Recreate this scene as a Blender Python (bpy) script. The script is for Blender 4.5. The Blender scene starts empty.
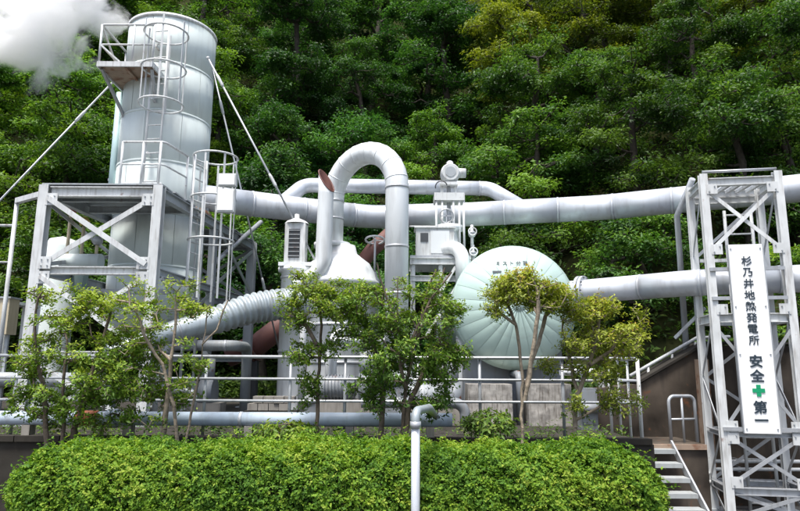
import bpy, math, random
import numpy as np
from mathutils import Vector, Matrix, noise

random.seed(7)
RNG = np.random.default_rng(7)
PI = math.pi
scene = bpy.context.scene
COL = scene.collection

# ------------------------------------------------------------------ camera
FPX, CX, CY, EYE = 622.0, 400.0, 255.5, 1.6
PITCH, ROLL = math.radians(10.2), math.radians(0.3)
CM = Matrix.Rotation(PI / 2 + PITCH, 3, 'X') @ Matrix.Rotation(ROLL, 3, 'Z')
cam = bpy.data.cameras.new('camera')
cam.sensor_width = 36.0
cam.lens = 36.0 * FPX / 800.0
cam.clip_end = 1000
cam_o = bpy.data.objects.new('camera', cam)
cam_o.matrix_world = Matrix.Translation((0, 0, EYE)) @ CM.to_4x4()
COL.objects.link(cam_o)
scene.camera = cam_o

# ------------------------------------------------------------------ light
SUN_EL, SUN_AZ = math.radians(70), math.radians(205)     # azimuth clockwise from +Y
w = bpy.data.worlds.new('World')
scene.world = w
w.use_nodes = True
wn, wl = w.node_tree.nodes, w.node_tree.links
wn.clear()
sky = wn.new('ShaderNodeTexSky')
sky.sky_type = 'NISHITA'
sky.sun_disc = False
sky.sun_elevation = SUN_EL
sky.sun_rotation = SUN_AZ
sky.air_density = 1.0
sky.dust_density = 4.0
sky.ozone_density = 1.0
hsv = wn.new('ShaderNodeHueSaturation')
hsv.inputs['Saturation'].default_value = 0.95
bg = wn.new('ShaderNodeBackground')
bg.inputs['Strength'].default_value = 0.10
wo = wn.new('ShaderNodeOutputWorld')
wl.new(sky.outputs[0], hsv.inputs['Color'])
wl.new(hsv.outputs[0], bg.inputs['Color'])
wl.new(bg.outputs[0], wo.inputs['Surface'])
sun = bpy.data.lights.new('sun', 'SUN')
sun.energy = 2.2
sun.angle = math.radians(12)
sun.color = (1.0, 0.97, 0.92)
sun_o = bpy.data.objects.new('sun', sun)
sd = Vector((math.sin(SUN_AZ) * math.cos(SUN_EL), math.cos(SUN_AZ) * math.cos(SUN_EL), math.sin(SUN_EL)))
sun_o.rotation_euler = sd.to_track_quat('Z', 'Y').to_euler()
COL.objects.link(sun_o)

vs = scene.view_settings
vs.view_transform = 'Standard'
vs.look = 'None'
vs.gamma = 1.0
vs.exposure = 1.35
scene.render.engine = 'CYCLES'
cy = scene.cycles
cy.use_denoising = True
cy.max_bounces = 32
cy.diffuse_bounces = 4
cy.glossy_bounces = 4
cy.transmission_bounces = 4
cy.volume_bounces = 32
cy.volume_step_rate = 0.6
cy.sample_clamp_indirect = 8


def P(px, py, Y):
    """world point seen at photo pixel (px, py) on the upright plane y = Y"""
    d = CM @ Vector(((px - CX) / FPX, -(py - CY) / FPX, -1.0))
    return Vector((0, 0, EYE)) + d * (Y / d.y)


def lerp(a, b, t):
    return a + (b - a) * t


GZ = -0.45      # road level
TZ = 0.68       # terrace level

# ------------------------------------------------------------------ materials
MATS = {}


def new_mat(name):
    m = bpy.data.materials.new(name)
    m.use_nodes = True
    nt = m.node_tree
    return m, nt, nt.nodes, nt.links, nt.nodes['Principled BSDF']


def paint(name, col, rough=0.4, metal=0.0, grime=0.35, grime_col=(0.16, 0.13, 0.10), scale=2.2, streak=5.0,
          bump=0.05, rust=0.0, var=0.10, spec=0.5, piece=0.06):
    """weathered painted or bare metal / concrete: patchy tone, downward streaks, optional rust"""
    m, nt, N, L, b = new_mat(name)
    tc = N.new('ShaderNodeTexCoord')
    oi = N.new('ShaderNodeObjectInfo')
    add = N.new('ShaderNodeVectorMath'); add.operation = 'ADD'
    mulr = N.new('ShaderNodeVectorMath'); mulr.operation = 'SCALE'
    L.new(oi.outputs['Location'], mulr.inputs[0]); mulr.inputs['Scale'].default_value = 0.71
    L.new(tc.outputs['Object'], add.inputs[0]); L.new(mulr.outputs[0], add.inputs[1])
    mp = N.new('ShaderNodeMapping')
    mp.inputs['Scale'].default_value = (streak, streak, 0.7)
    L.new(add.outputs[0], mp.inputs[0])
    n1 = N.new('ShaderNodeTexNoise'); n1.inputs['Scale'].default_value = scale; n1.inputs['Detail'].default_value = 6
    n2 = N.new('ShaderNodeTexNoise'); n2.inputs['Scale'].default_value = scale * 1.3; n2.inputs['Detail'].default_value = 5
    L.new(add.outputs[0], n1.inputs[0]); L.new(mp.outputs[0], n2.inputs[0])
    r1 = N.new('ShaderNodeValToRGB')
    r1.color_ramp.elements[0].position = 0.3; r1.color_ramp.elements[1].position = 0.75
    c0 = tuple(max(0, c * (1 - var)) for c in col) + (1,)
    c1 = tuple(min(1, c * (1 + var)) for c in col) + (1,)
    r1.color_ramp.elements[0].color = c0; r1.color_ramp.elements[1].color = c1
    L.new(n1.outputs[0], r1.inputs[0])
    r2 = N.new('ShaderNodeValToRGB')
    r2.color_ramp.elements[0].position = 0.50; r2.color_ramp.elements[1].position = 0.78
    r2.color_ramp.elements[0].color = (0, 0, 0, 1); r2.color_ramp.elements[1].color = (grime, grime, grime, 1)
    L.new(n2.outputs[0], r2.inputs[0])
    mx = N.new('ShaderNodeMix'); mx.data_type = 'RGBA'
    L.new(r2.outputs[0], mx.inputs['Factor']); L.new(r1.outputs[0], mx.inputs['A'])
    mx.inputs['B'].default_value = grime_col + (1,)
    out = mx.outputs['Result']
    mr = N.new('ShaderNodeMapRange'); mr.inputs['To Min'].default_value = 1 - piece; mr.inputs['To Max'].default_value = 1 + piece
    L.new(oi.outputs['Random'], mr.inputs['Value'])
    vm = N.new('ShaderNodeVectorMath'); vm.operation = 'SCALE'
    L.new(out, vm.inputs[0]); L.new(mr.outputs[0], vm.inputs['Scale'])
    out = vm.outputs[0]
    if rust > 0:
        n3 = N.new('ShaderNodeTexNoise'); n3.inputs['Scale'].default_value = 6.0; n3.inputs['Detail'].default_value = 8
        L.new(add.outputs[0], n3.inputs[0])
        r3 = N.new('ShaderNodeValToRGB')
        r3.color_ramp.elements[0].position = 0.72 - 0.3 * rust; r3.color_ramp.elements[1].position = 0.82 - 0.2 * rust
        r3.color_ramp.elements[0].color = (0, 0, 0, 1); r3.color_ramp.elements[1].color = (1, 1, 1, 1)
        L.new(n3.outputs[0], r3.inputs[0])
        m2 = N.new('ShaderNodeMix'); m2.data_type = 'RGBA'
        L.new(r3.outputs[0], m2.inputs['Factor']); L.new(out, m2.inputs['A'])
        m2.inputs['B'].default_value = (0.16, 0.06, 0.025, 1)
        out = m2.outputs['Result']
    L.new(out, b.inputs['Base Color'])
    b.inputs['Roughness'].default_value = rough
    b.inputs['Metallic'].default_value = metal
    b.inputs['Specular IOR Level'].default_value = spec
    if bump > 0:
        bp = N.new('ShaderNodeBump'); bp.inputs['Strength'].default_value = bump; bp.inputs['Distance'].default_value = 0.02
        L.new(n1.outputs[0], bp.inputs['Height']); L.new(bp.outputs[0], b.inputs['Normal'])
    MATS[name] = m
    return m


paint('white_steel', (0.58, 0.60, 0.60), 0.45, grime=0.55, rust=0.18, scale=3.0, var=0.15)
paint('grey_steel', (0.34, 0.37, 0.39), 0.5, grime=0.5, rust=0.18)
paint('galv', (0.42, 0.44, 0.46), 0.42, metal=0.4, grime=0.45)
paint('duct', (0.36, 0.41, 0.43), 0.42, metal=0.25, grime=0.5, scale=1.6, var=0.15)
paint('clad', (0.56, 0.59, 0.63), 0.42, metal=0.2, grime=0.30, scale=1.4, var=0.14)
paint('clad_white', (0.70, 0.73, 0.735), 0.4, metal=0.1, grime=0.4, scale=1.2, var=0.06)
paint('sage', (0.60, 0.665, 0.645), 0.55, metal=0.0, grime=0.18, spec=0.3, scale=1.0, var=0.08)
paint('sage_dark', (0.20, 0.27, 0.25), 0.5, grime=0.3)
paint('dome_green', (0.45, 0.585, 0.53), 0.33, metal=0.1, grime=0.2, scale=1.0, var=0.07)
paint('teal', (0.36, 0.49, 0.50), 0.4, grime=0.25)
paint('blue_pipe', (0.42, 0.50, 0.58), 0.4, grime=0.35, rust=0.06)
paint('rust_pipe', (0.14, 0.055, 0.045), 0.65, grime=0.4, grime_col=(0.05, 0.03, 0.03), rust=0.4)
paint('orange', (0.45, 0.13, 0.05), 0.6, grime=0.4, rust=0.3)
paint('rust_under', (0.30, 0.22, 0.16), 0.8, grime=0.5, rust=0.7)
paint('dark_metal', (0.05, 0.055, 0.06), 0.5, grime=0.3, grime_col=(0.12, 0.08, 0.05))
paint('machine', (0.20, 0.22, 0.24), 0.5, grime=0.4, rust=0.25)
paint('terrace_concrete', (0.038, 0.035, 0.030), 0.95, grime=0.8, grime_col=(0.035, 0.03, 0.026), bump=0.5, scale=3, var=0.35, spec=0.15)
paint('concrete', (0.26, 0.245, 0.22), 0.9, grime=0.65, grime_col=(0.12, 0.10, 0.08), bump=0.4, scale=3, var=0.2)
paint('concrete_pale', (0.34, 0.325, 0.30), 0.95, grime=0.9, grime_col=(0.08, 0.065, 0.05), bump=0.8, scale=6, var=0.45, spec=.15)
paint('old_wall', (0.065, 0.053, 0.042), 0.95, spec=0.15, grime=0.8, grime_col=(0.045, 0.038, 0.033), bump=0.9, scale=1.5, var=0.75, rust=0.3)
paint('soil', (0.05, 0.038, 0.025), 0.95, spec=0.1, grime=0.6, bump=1.0, scale=6, var=0.4)
paint('hill_soil', (0.030, 0.034, 0.014), 1.0, spec=0.0, grime=0.6, grime_col=(0.02, 0.02, 0.01), bump=1.0, scale=2, var=0.5)
paint('asphalt', (0.055, 0.055, 0.055), 0.85, grime=0.4, bump=0.4, scale=20)
paint('bark', (0.13, 0.10, 0.075), 0.9, grime=0.6, grime_col=(0.05, 0.04, 0.03), bump=0.7, scale=14, var=0.35)
paint('bark_pale', (0.27, 0.22, 0.165), 0.9, grime=0.6, grime_col=(0.10, 0.08, 0.06), bump=0.7, scale=18, var=0.3)
paint('bark_dark', (0.05, 0.04, 0.032), 0.9, grime=0.6, grime_col=(0.02, 0.02, 0.015), bump=0.7, scale=8, var=0.35)
paint('sign_white', (0.82, 0.83, 0.82), 0.4, grime=0.08, scale=1.5, bump=0, var=0.02)
paint('ink', (0.02, 0.035, 0.05), 0.5, grime=0, bump=0)
paint('ink_faded', (0.16, 0.18, 0.19), 0.6, grime=0, bump=0)
paint('green_mark', (0.0, 0.28, 0.12), 0.5, grime=0, bump=0)
paint('beige', (0.50, 0.43, 0.30), 0.5, grime=0.4, rust=0.1)
paint('red_valve', (0.35, 0.03, 0.02), 0.45, grime=0.3)
paint('yellow_valve', (0.55, 0.42, 0.12), 0.45, grime=0.3)
paint('tread', (0.33, 0.35, 0.35), 0.5, grime=0.4, rust=0.1)


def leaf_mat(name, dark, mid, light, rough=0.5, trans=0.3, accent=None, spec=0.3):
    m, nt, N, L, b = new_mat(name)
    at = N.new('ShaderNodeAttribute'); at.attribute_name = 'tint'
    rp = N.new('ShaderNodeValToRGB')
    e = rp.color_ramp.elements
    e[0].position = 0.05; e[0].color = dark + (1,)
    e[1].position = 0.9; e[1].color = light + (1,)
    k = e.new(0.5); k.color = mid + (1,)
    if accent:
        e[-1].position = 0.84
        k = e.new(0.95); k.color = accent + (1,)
    L.new(at.outputs['Fac'], rp.inputs[0])
    oi = N.new('ShaderNodeObjectInfo')
    mx = N.new('ShaderNodeMix'); mx.data_type = 'RGBA'; mx.blend_type = 'MULTIPLY'; mx.inputs['Factor'].default_value = 1
    L.new(rp.outputs[0], mx.inputs['A']); L.new(oi.outputs['Color'], mx.inputs['B'])
    L.new(mx.outputs['Result'], b.inputs['Base Color'])
    b.inputs['Roughness'].default_value = rough
    b.inputs['Specular IOR Level'].default_value = spec
    tr = N.new('ShaderNodeBsdfTranslucent')
    g = N.new('ShaderNodeMix'); g.data_type = 'RGBA'; g.blend_type = 'MULTIPLY'; g.inputs['Factor'].default_value = 1
    L.new(mx.outputs['Result'], g.inputs['A']); g.inputs['B'].default_value = (1.25, 1.3, 0.6, 1)
    L.new(g.outputs['Result'], tr.inputs['Color'])
    ms = N.new('ShaderNodeMixShader'); ms.inputs[0].default_value = trans
    out = N['Material Output']
    L.new(b.outputs[0], ms.inputs[1]); L.new(tr.outputs[0], ms.inputs[2]); L.new(ms.outputs[0], out.inputs['Surface'])
    MATS[name] = m
    return m


leaf_mat('leaf_forest', (0.020, 0.052, 0.013), (0.078, 0.150, 0.024), (0.23, 0.31, 0.042), trans=0.38)
leaf_mat('leaf_hedge', (0.022, 0.065, 0.010), (0.085, 0.19, 0.020), (0.205, 0.33, 0.030), trans=0.35, accent=(0.28, 0.36, 0.05), rough=.6, spec=.2)
leaf_mat('leaf_garden', (0.035, 0.080, 0.014), (0.105, 0.19, 0.026), (0.24, 0.30, 0.04), trans=0.3)
leaf_mat('leaf_bronze', (0.06, 0.10, 0.014), (0.23, 0.27, 0.028), (0.38, 0.41, 0.045), trans=0.3, accent=(0.40, 0.27, 0.05))


# ------------------------------------------------------------------ mesh builder
def frame_of(d, up=Vector((0, 0, 1))):
    d = d.normalized()
    if abs(d.dot(up)) > 0.999:
        up = Vector((0, 1, 0))
    s = d.cross(up).normalized()
    u = s.cross(d).normalized()
    return d, s, u


class MB:
    def __init__(self):
        self.v, self.f, self.sm = [], [], []

    def add(self, vs, fs, smooth=False):
        o = len(self.v)
        self.v += [tuple(x) for x in vs]
        self.f += [tuple(i + o for i in q) for q in fs]
        self.sm += ([smooth] * len(fs) if isinstance(smooth, bool) else list(smooth))
        return self

    def box(self, c, size, rz=0.0):
        sx, sy, sz = (s / 2 for s in size)
        ca, sa = math.cos(rz), math.sin(rz)
        vs = []
        for z in (-sz, sz):
            for x, y in ((-sx, -sy), (sx, -sy), (sx, sy), (-sx, sy)):
                vs.append((c[0] + x * ca - y * sa, c[1] + x * sa + y * ca, c[2] + z))
        return self.add(vs, [(3, 2, 1, 0), (4, 5, 6, 7), (0, 1, 5, 4), (1, 2, 6, 5), (2, 3, 7, 6), (3, 0, 4, 7)])

    def prism(self, prof, p, q, up=Vector((0, 0, 1))):
        """profile (s, u) pairs swept straight from p to q"""
        p, q = Vector(p), Vector(q)
        d, s, u = frame_of(q - p, up)
        n = len(prof)
        vs = [p + s * a + u * b for a, b in prof] + [q + s * a + u * b for a, b in prof]
        fs = [(i, (i + 1) % n, n + (i + 1) % n, n + i) for i in range(n)]
        fs += [tuple(reversed(range(n))), tuple(range(n, 2 * n))]
        return self.add(vs, fs)

    def bar(self, p, q, a, b=None, up=Vector((0, 0, 1))):
        b = b or a
        return self.prism([(-a / 2, -b / 2), (a / 2, -b / 2), (a / 2, b / 2), (-a / 2, b / 2)], p, q, up)

    def ibeam(self, p, q, wd, ht, t=None, up=Vector((0, 0, 1))):
        t = t or wd * 0.16
        h, x, k = ht / 2, wd / 2, t / 2
        return self.prism([(-x, -h), (x, -h), (x, -h + t), (k, -h + t), (k, h - t), (x, h - t), (x, h), (-x, h),
                           (-x, h - t), (-k, h - t), (-k, -h + t), (-x, -h + t)], p, q, up)

    def tube(self, pts, r, n=14, caps=True, flat=False):
        pts = [Vector(p) for p in pts]
        m = len(pts)
        rs = list(r) if hasattr(r, '__len__') else [r] * m
        tang = []
        for i in range(m):
            a = pts[i] - pts[i - 1] if i > 0 else pts[1] - pts[0]
            b = pts[i + 1] - pts[i] if i < m - 1 else a
            t = a.normalized() + b.normalized()
            tang.append(t.normalized() if t.length > 1e-6 else a.normalized())
        d, s, u = frame_of(tang[0])
        vs, fs = [], []
        for i in range(m):
            if i:
                s = (s - tang[i] * s.dot(tang[i])).normalized()
                u = s.cross(tang[i]).normalized()
            for k in range(n):
                a = 2 * PI * k / n
                vs.append(pts[i] + (s * math.cos(a) + u * math.sin(a)) * rs[i])
        for i in range(m - 1):
            for k in range(n):
                a, b = i * n + k, i * n + (k + 1) % n
                fs.append((b, a, a + n, b + n))
        sm = [not flat] * len(fs)
        if caps:
            fs += [tuple(range(n)), tuple(reversed(range((m - 1) * n, m * n)))]
            sm += [False, False]
        return self.add(vs, [tuple(reversed(q)) for q in fs], sm)

    def lathe(self, prof, base, axis=Vector((0, 0, 1)), n=32, a0=0.0, a1=2 * PI):
        """profile of (radius, height) turned about axis through base"""
        base = Vector(base)
        d, s, u = frame_of(axis, Vector((0, 1, 0)) if abs(Vector(axis).normalized().z) > .9 else Vector((0, 0, 1)))
        full = abs(a1 - a0 - 2 * PI) < 1e-6
        cols = n if full else n + 1
        vs, fs, sm = [], [], []
        for rr, h in prof:
            for k in range(cols):
                a = a0 + (a1 - a0) * k / n
                vs.append(base + d * h + (s * math.cos(a) + u * math.sin(a)) * max(rr, 1e-4))
        for i in range(len(prof) - 1):
            for k in range(n):
                k2 = (k + 1) % cols
                fs.append((i * cols + k, i * cols + k2, (i + 1) * cols + k2, (i + 1) * cols + k))
                sm.append(True)
        return self.add(vs, fs, sm)

    def torus(self, c, R, r, axis=Vector((0, 0, 1)), n=28, a0=0.0, a1=2 * PI, m=8, sx=1.0):
        c = Vector(c)
        d, s, u = frame_of(Vector(axis), Vector((0, 1, 0)) if abs(Vector(axis).normalized().z) > .9 else Vector((0, 0, 1)))
        full = abs(a1 - a0 - 2 * PI) < 1e-6
        pts = [c + s * math.cos(a0 + (a1 - a0) * k / n) * R * sx + u * math.sin(a0 + (a1 - a0) * k / n) * R for k in range(n + 1)]
        return self.tube(pts, r, m, caps=not full)

    def sphere(self, c, r, n=16, m=10, sc=(1, 1, 1)):
        vs, fs = [], []
        for i in range(m + 1):
            t = PI * i / m
            for k in range(n):
                a = 2 * PI * k / n
                vs.append((c[0] + r * sc[0] * math.sin(t) * math.cos(a), c[1] + r * sc[1] * math.sin(t) * math.sin(a), c[2] + r * sc[2] * math.cos(t)))
        for i in range(m):
            for k in range(n):
                fs.append((i * n + k, (i + 1) * n + k, (i + 1) * n + (k + 1) % n, i * n + (k + 1) % n))
        return self.add(vs, fs, True)

    def mesh(self, name, off=(0, 0, 0)):
        me = bpy.data.meshes.new(name)
        ox, oy, oz = off
        me.from_pydata([(x - ox, y - oy, z - oz) for x, y, z in self.v], [], self.f)
        me.polygons.foreach_set('use_smooth', self.sm)
        me.update()
        return me


def fillet(pts, R, n=8):
    pts = [Vector(p) for p in pts]
    out = [pts[0]]
    for i in range(1, len(pts) - 1):
        a, b, c = pts[i - 1], pts[i], pts[i + 1]
        d1, d2 = (a - b).normalized(), (c - b).normalized()
        ang = d1.angle(d2)
        if PI - ang < 0.06:
            out.append(b); continue
        rr = R
        cut = min(rr / math.tan(ang / 2), (a - b).length * 0.49, (c - b).length * 0.49)
        rr = cut * math.tan(ang / 2)
        ctr = b + (d1 + d2).normalized() * (rr / math.sin(ang / 2))
        v0, v1 = b + d1 * cut - ctr, b + d2 * cut - ctr
        tot = v0.angle(v1)
        for k in range(n + 1):
            t = k / n
            v = v0 * (math.sin((1 - t) * tot) / math.sin(tot)) + v1 * (math.sin(t * tot) / math.sin(tot))
            out.append(ctr + v)
    out.append(pts[-1])
    return out


# ------------------------------------------------------------------ scene objects
def world_loc(o):
    v = Vector((0, 0, 0))
    while o is not None:
        v += Vector(o.location)
        o = o.parent
    return v


def tag(o, label=None, cat=None, group=None, kind=None):
    if label: o['label'] = label
    if cat: o['category'] = cat
    if group: o['group'] = group
    if kind: o['kind'] = kind
    return o


def thing(name, label, cat, loc=(0, 0, 0), group=None):
    o = bpy.data.objects.new(name, None)
    o.empty_display_size = 0.2
    o.location = loc
    COL.objects.link(o)
    return tag(o, label, cat, group)


def part(name, mb, mat, parent=None, label=None):
    off = world_loc(parent) if parent else (0, 0, 0)
    me = mb.mesh(name, off)
    me.materials.append(MATS[mat])
    o = bpy.data.objects.new(name, me)
    o.parent = parent
    COL.objects.link(o)
    if label: o['label'] = label
    return o


def share(name, me, parent, loc=(0, 0, 0), rot=(0, 0, 0), mat4=None):
    """another object on existing mesh data, placed in its parent's space"""
    o = bpy.data.objects.new(name, me)
    o.parent = parent
    if mat4 is not None:
        o.matrix_local = mat4
    else:
        o.location = loc
        o.rotation_euler = rot
    COL.objects.link(o)
    return o


def struct(name, mb, mat):
    o = part(name, mb, mat)
    return tag(o, kind='structure')


# ================================================================== SETTING
def sstep(a, b, x):
    t = min(1, max(0, (x - a) / (b - a)))
    return t * t * (3 - 2 * t)


def hill_z(x, y):
    y0 = 19.0 - 5.2 * sstep(3.5, 9.0, x) - 1.5 * sstep(-8, -16, x)
    t = y - y0
    if t <= 0:
        return TZ - 0.12
    k = 1.02
    z = TZ - 0.12 + k * (t + (math.exp(-t / 1.5) - 1) * 1.5)
    z += (noise.noise(Vector((x * 0.12, y * 0.12, 3.1))) * 1.0) * sstep(0, 5, t)
    return z


g = MB().add([(-300, -150, GZ), (300, -150, GZ), (300, 300, GZ), (-300, 300, GZ)], [(0, 1, 2, 3)])
struct('ground', g, 'asphalt')

# hillside sheet
nx, ny = 90, 70
vs_, fs_ = [], []
for j in range(ny + 1):
    for i in range(nx + 1):
        x = -75 + 150 * i / nx
        y = 13.2 + 75 * (j / ny) ** 1.25
        vs_.append((x, y, hill_z(x, y)))
for j in range(ny):
    for i in range(nx):
        a = j * (nx + 1) + i
        fs_.append((a, a + 1, a + nx + 2, a + nx + 1))
struct('hillside', MB().add(vs_, fs_, True), 'hill_soil')

# terrace carrying the plant: a concrete slab with a front retaining face
TX1 = 3.14
terrace = struct('terrace', MB().box(((-40 + TX1) / 2, (7.95 + 19.6) / 2, (GZ + TZ) / 2 - 0.01), (TX1 + 40, 11.65, TZ - GZ + 0.02)), 'terrace_concrete')
struct('terrace', MB().box((12 + TX1 - 0.005, (10.45 + 19.6) / 2, (GZ + TZ) / 2 - 0.012), (24, 9.15, TZ - GZ + 0.016)), 'terrace_concrete')
for i in range(22):       # coping stones along its front edge
    x0 = -9.2 + i * 0.56
    part('coping_stone', MB().box((x0 + 0.275, 7.99, TZ + 0.035), (0.548, 0.16, 0.07)), 'terrace_concrete', terrace)
struct('planting_bed', MB().box((-0.9, 6.55, GZ + 0.03), (8.0, 2.76, 0.07)), 'soil')

# ================================================================== LEFT TOWER
F1, F2 = P(46, 190, 10.0), P(160, 186, 10.0)
ZT = 4.52
A1 = Vector((F1.x, 10.0, TZ)); A2 = Vector((F2.x, 10.0, TZ))
A3 = Vector((-3.56, 14.7, TZ)); A4 = Vector((-5.55, 14.7, TZ))
tw = thing('steel_support_frame', 'grey white steel frame tower holding up the tall round vessel', 'steel frame', (-4.75, 12.3, TZ))
up = Vector((0, 0, 1))


def hz(v, z):
    return Vector((v.x, v.y, z))


for v, sz, mt in ((A1, 0.155, 'white_steel'), (A2, 0.155, 'white_steel'), (A3, 0.19, 'grey_steel'), (A4, 0.17, 'grey_steel')):
    p_ = part('post', MB().ibeam(v, hz(v, ZT + 0.03), sz, sz, 0.022, up=Vector((0, 1, 0))), mt, tw)
    part('base_plate', MB().box((v.x, v.y, TZ + 0.012), (0.34, 0.34, 0.024)), 'grey_steel', p_)
ZM = 3.12
for a, b, mt in ((A1, A2, 'white_steel'), (A2, A3, 'grey_steel'), (A3, A4, 'grey_steel'), (A4, A1, 'grey_steel')):
    d = (b - a).normalized() * 0.1
    for z, h in ((ZT - 0.08, 0.17), (ZM, 0.13), (ZM - 1.35, 0.12)):
        part('beam', MB().ibeam(hz(a, z) + d, hz(b, z) - d, 0.12, h, 0.016), mt, tw)


def cross(a, b, z0, z1, wd, mt, parent, off=Vector((0, 0, 0)), nm='brace', both=True):
    d = (b - a).normalized() * 0.1
    n_ = (b - a).cross(up).normalized()
    part(nm, MB().bar(hz(a, z0) + d + off, hz(b, z1) - d + off, 0.02, wd), mt, parent)
    if both:
        part(nm, MB().bar(hz(a, z1) + d + off + n_ * 0.045, hz(b, z0) - d + off + n_ * 0.045, 0.02, wd), mt, parent)


cross(A1, A2, ZM + 0.1, ZT - 0.2, 0.085, 'white_steel', tw, Vector((0, -0.05, 0)))
cross(A1, A2, ZM - 1.25, ZM - 0.1, 0.075, 'white_steel', tw, Vector((0, -0.05, 0)))
cross(A1, A2, TZ + 0.05, ZM - 1.45, 0.075, 'white_steel', tw, Vector((0, -0.05, 0)))
for v, sg_ in ((A1, 1), (A2, -1)):
    for z in (ZT - .22, ZM + .12, ZM - .12, ZM - 1.25, ZM - 1.45):
        gu = part('gusset', MB().box((v.x + sg_ * .15, v.y - .075, z), (.2, .014, .2)), 'white_steel', tw)
        for bx_, bz_ in ((-.05, -.05), (.05, .05), (.05, -.05), (-.05, .05)):
            part('bolt', MB().tube([(v.x + sg_ * .15 + bx_, v.y - .082, z + bz_), (v.x + sg_ * .15 + bx_, v.y - .098, z + bz_)], .012, 6), 'grey_steel', gu)
AM = lerp(A2, A3, 0.5)
part('post', MB().ibeam(hz(AM, TZ), hz(AM, ZT - 0.18), 0.14, 0.14, 0.018, up=Vector((0, 1, 0))), 'grey_steel', tw)
cross(AM, A3, ZM + 0.1, ZT - 0.2, 0.08, 'galv', tw, Vector((0.05, 0, 0)))
cross(A2, AM, ZM - 1.25, ZM - 0.1, 0.07, 'galv', tw, Vector((0.05, 0, 0)))
cross(A4, A1, ZM + 0.1, ZT - 0.2, 0.07, 'galv', tw, Vector((-0.05, 0, 0)))
cross(A3, A4, ZM + 0.1, ZT - 0.2, 0.07, 'galv', tw)
# diagonal stay that pokes out beyond the rear post
part('stay', MB().tube([P(261, 222, 14.6), P(211, 266, 12.6)], 0.055, 8), 'galv', tw)
# deck, joists
VC, VR = Vector((-4.90, 12.35, 0)), 0.885
for k in range(6):
    y = 10.35 + k * 0.8
    if abs(y - VC.y) < 0.95:
        continue
    xa = lerp(A1.x, A4.x, (y - 10) / 4.7); xb = lerp(A2.x, A3.x, (y - 10) / 4.7)
    part('joist', MB().ibeam((xa + .08, y, ZT - 0.09), (xb - .08, y, ZT - 0.09), 0.08, 0.13, 0.012), 'grey_steel', tw)
for (y0, y1) in ((9.93, 11.36), (13.34, 14.8)):
    for k in range(3):
        ya, yb = lerp(y0, y1, k / 3) + 0.006, lerp(y0, y1, (k + 1) / 3) - 0.006
        ym = (ya + yb) / 2
        xa = lerp(A1.x, A4.x, (ym - 10) / 4.7) - 0.05; xb = lerp(A2.x, A3.x, (ym - 10) / 4.7) + 0.05
        part('deck_plate', MB().box(((xa + xb) / 2, ym, ZT + 0.045), (xb - xa, yb - ya, 0.024)), 'grey_steel', tw)
# outrigger on the left with its thin post
OT = P(21, 200, 10.6)
part('outrigger', MB().bar(hz(A1, ZT - 0.1), (OT.x, 10.5, ZT - 0.1), 0.08, 0.09), 'white_steel', tw)
part('thin_post', MB().tube([(OT.x, 10.5, TZ), (OT.x, 10.5, ZT - 0.06)], 0.035, 8), 'white_steel', tw)

# deck railing of the tower: front run and right run
rl = thing('deck_railing', 'white pipe railing round the deck at the foot of the vessel', 'railing', (-4.6, 10.4, ZT + 0.057))
RZ = ZT + 0.057
c0, c1, c2 = Vector((-4.80, 10.25, RZ)), Vector((-4.08, 10.25, RZ)), Vector((-3.93, 11.0, RZ))
rt = 0.84
part('top_rail', MB().tube(fillet([c0 + up * rt, c1 + up * rt, c2 + up * rt], 0.1, 4), 0.022, 8), 'white_steel', rl)
part('mid_rail', MB().tube(fillet([c0 + up * rt * .52, c1 + up * rt * .52, c2 + up * rt * .52], 0.1, 4), 0.017, 8), 'white_steel', rl)
for v in (c0, lerp(c0, c1, .5), c1 - Vector((.06, 0, 0)), c2):
    part('post', MB().tube([v, v + up * rt], 0.022, 8), 'white_steel', rl)
part('toe_board', MB().bar(c0 + up * .06, c1 + up * .06, 0.012, 0.11), 'white_steel', rl)

# round cover lying on the tower deck
cv = P(78, 190, 10.9)
dm = thing('dished_cover', 'low white dished cover lying on the left end of the frame deck', 'cover', (cv.x, 10.9, ZT + 0.057))
part('lid', MB().lathe([(0.30, 0.0), (0.32, 0.03), (0.30, 0.09), (0.2, 0.16), (0.0, 0.19)], (cv.x, 10.9, ZT + 0.057), n=24), 'white_steel', dm)
part('rim', MB().torus((cv.x, 10.9, ZT + 0.09), 0.32, 0.016), 'galv', dm)

# ------------------------------------------------------------------ tall vessel
VZ0, VZ1 = 2.45, 8.60
ves = thing('separator_vessel', 'tall pale green clad steam vessel standing up through the steel frame', 'vessel', (VC.x, VC.y, VZ0))
sh = part('shell', MB().lathe([(0.0, -0.30), (0.35, -0.28), (0.7, -0.16), (VR - 0.012, 0.02), (VR - 0.012, VZ1 - VZ0 - 0.02), (VR - 0.05, VZ1 - VZ0 + 0.02),
                                (0.6, VZ1 - VZ0 + 0.10), (0.0, VZ1 - VZ0 + 0.16)], (VC.x, VC.y, VZ0), n=48), 'sage', ves)
NP, NC = 8, 6
ch = (VZ1 - VZ0) / NC
pm = MB()
for seg in range(1):
    pr = [(VR - 0.014, 0.0), (VR, 0.004), (VR, ch - 0.016), (VR - 0.014, ch - 0.012)]
    da = 0.005
    pm.lathe(pr, (0, 0, 0), n=8, a0=da, a1=2 * PI / NP - da)
pme = pm.mesh('panel')
pme.materials.append(MATS['sage'])
for c in range(NC):
    for k in range(NP):
        share('panel', pme, ves, (0, 0, c * ch + 0.004), (0, 0, 2 * PI * (k + 0.5 * (c % 2)) / NP + 0.3))
for c in range(1, NC):
    part('band', MB().lathe([(VR - 0.004, -0.024), (VR + 0.008, -0.022), (VR + 0.008, 0.022), (VR - 0.004, 0.024)], (VC.x, VC.y, VZ0 + c * ch), n=48), 'sage', ves)
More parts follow.
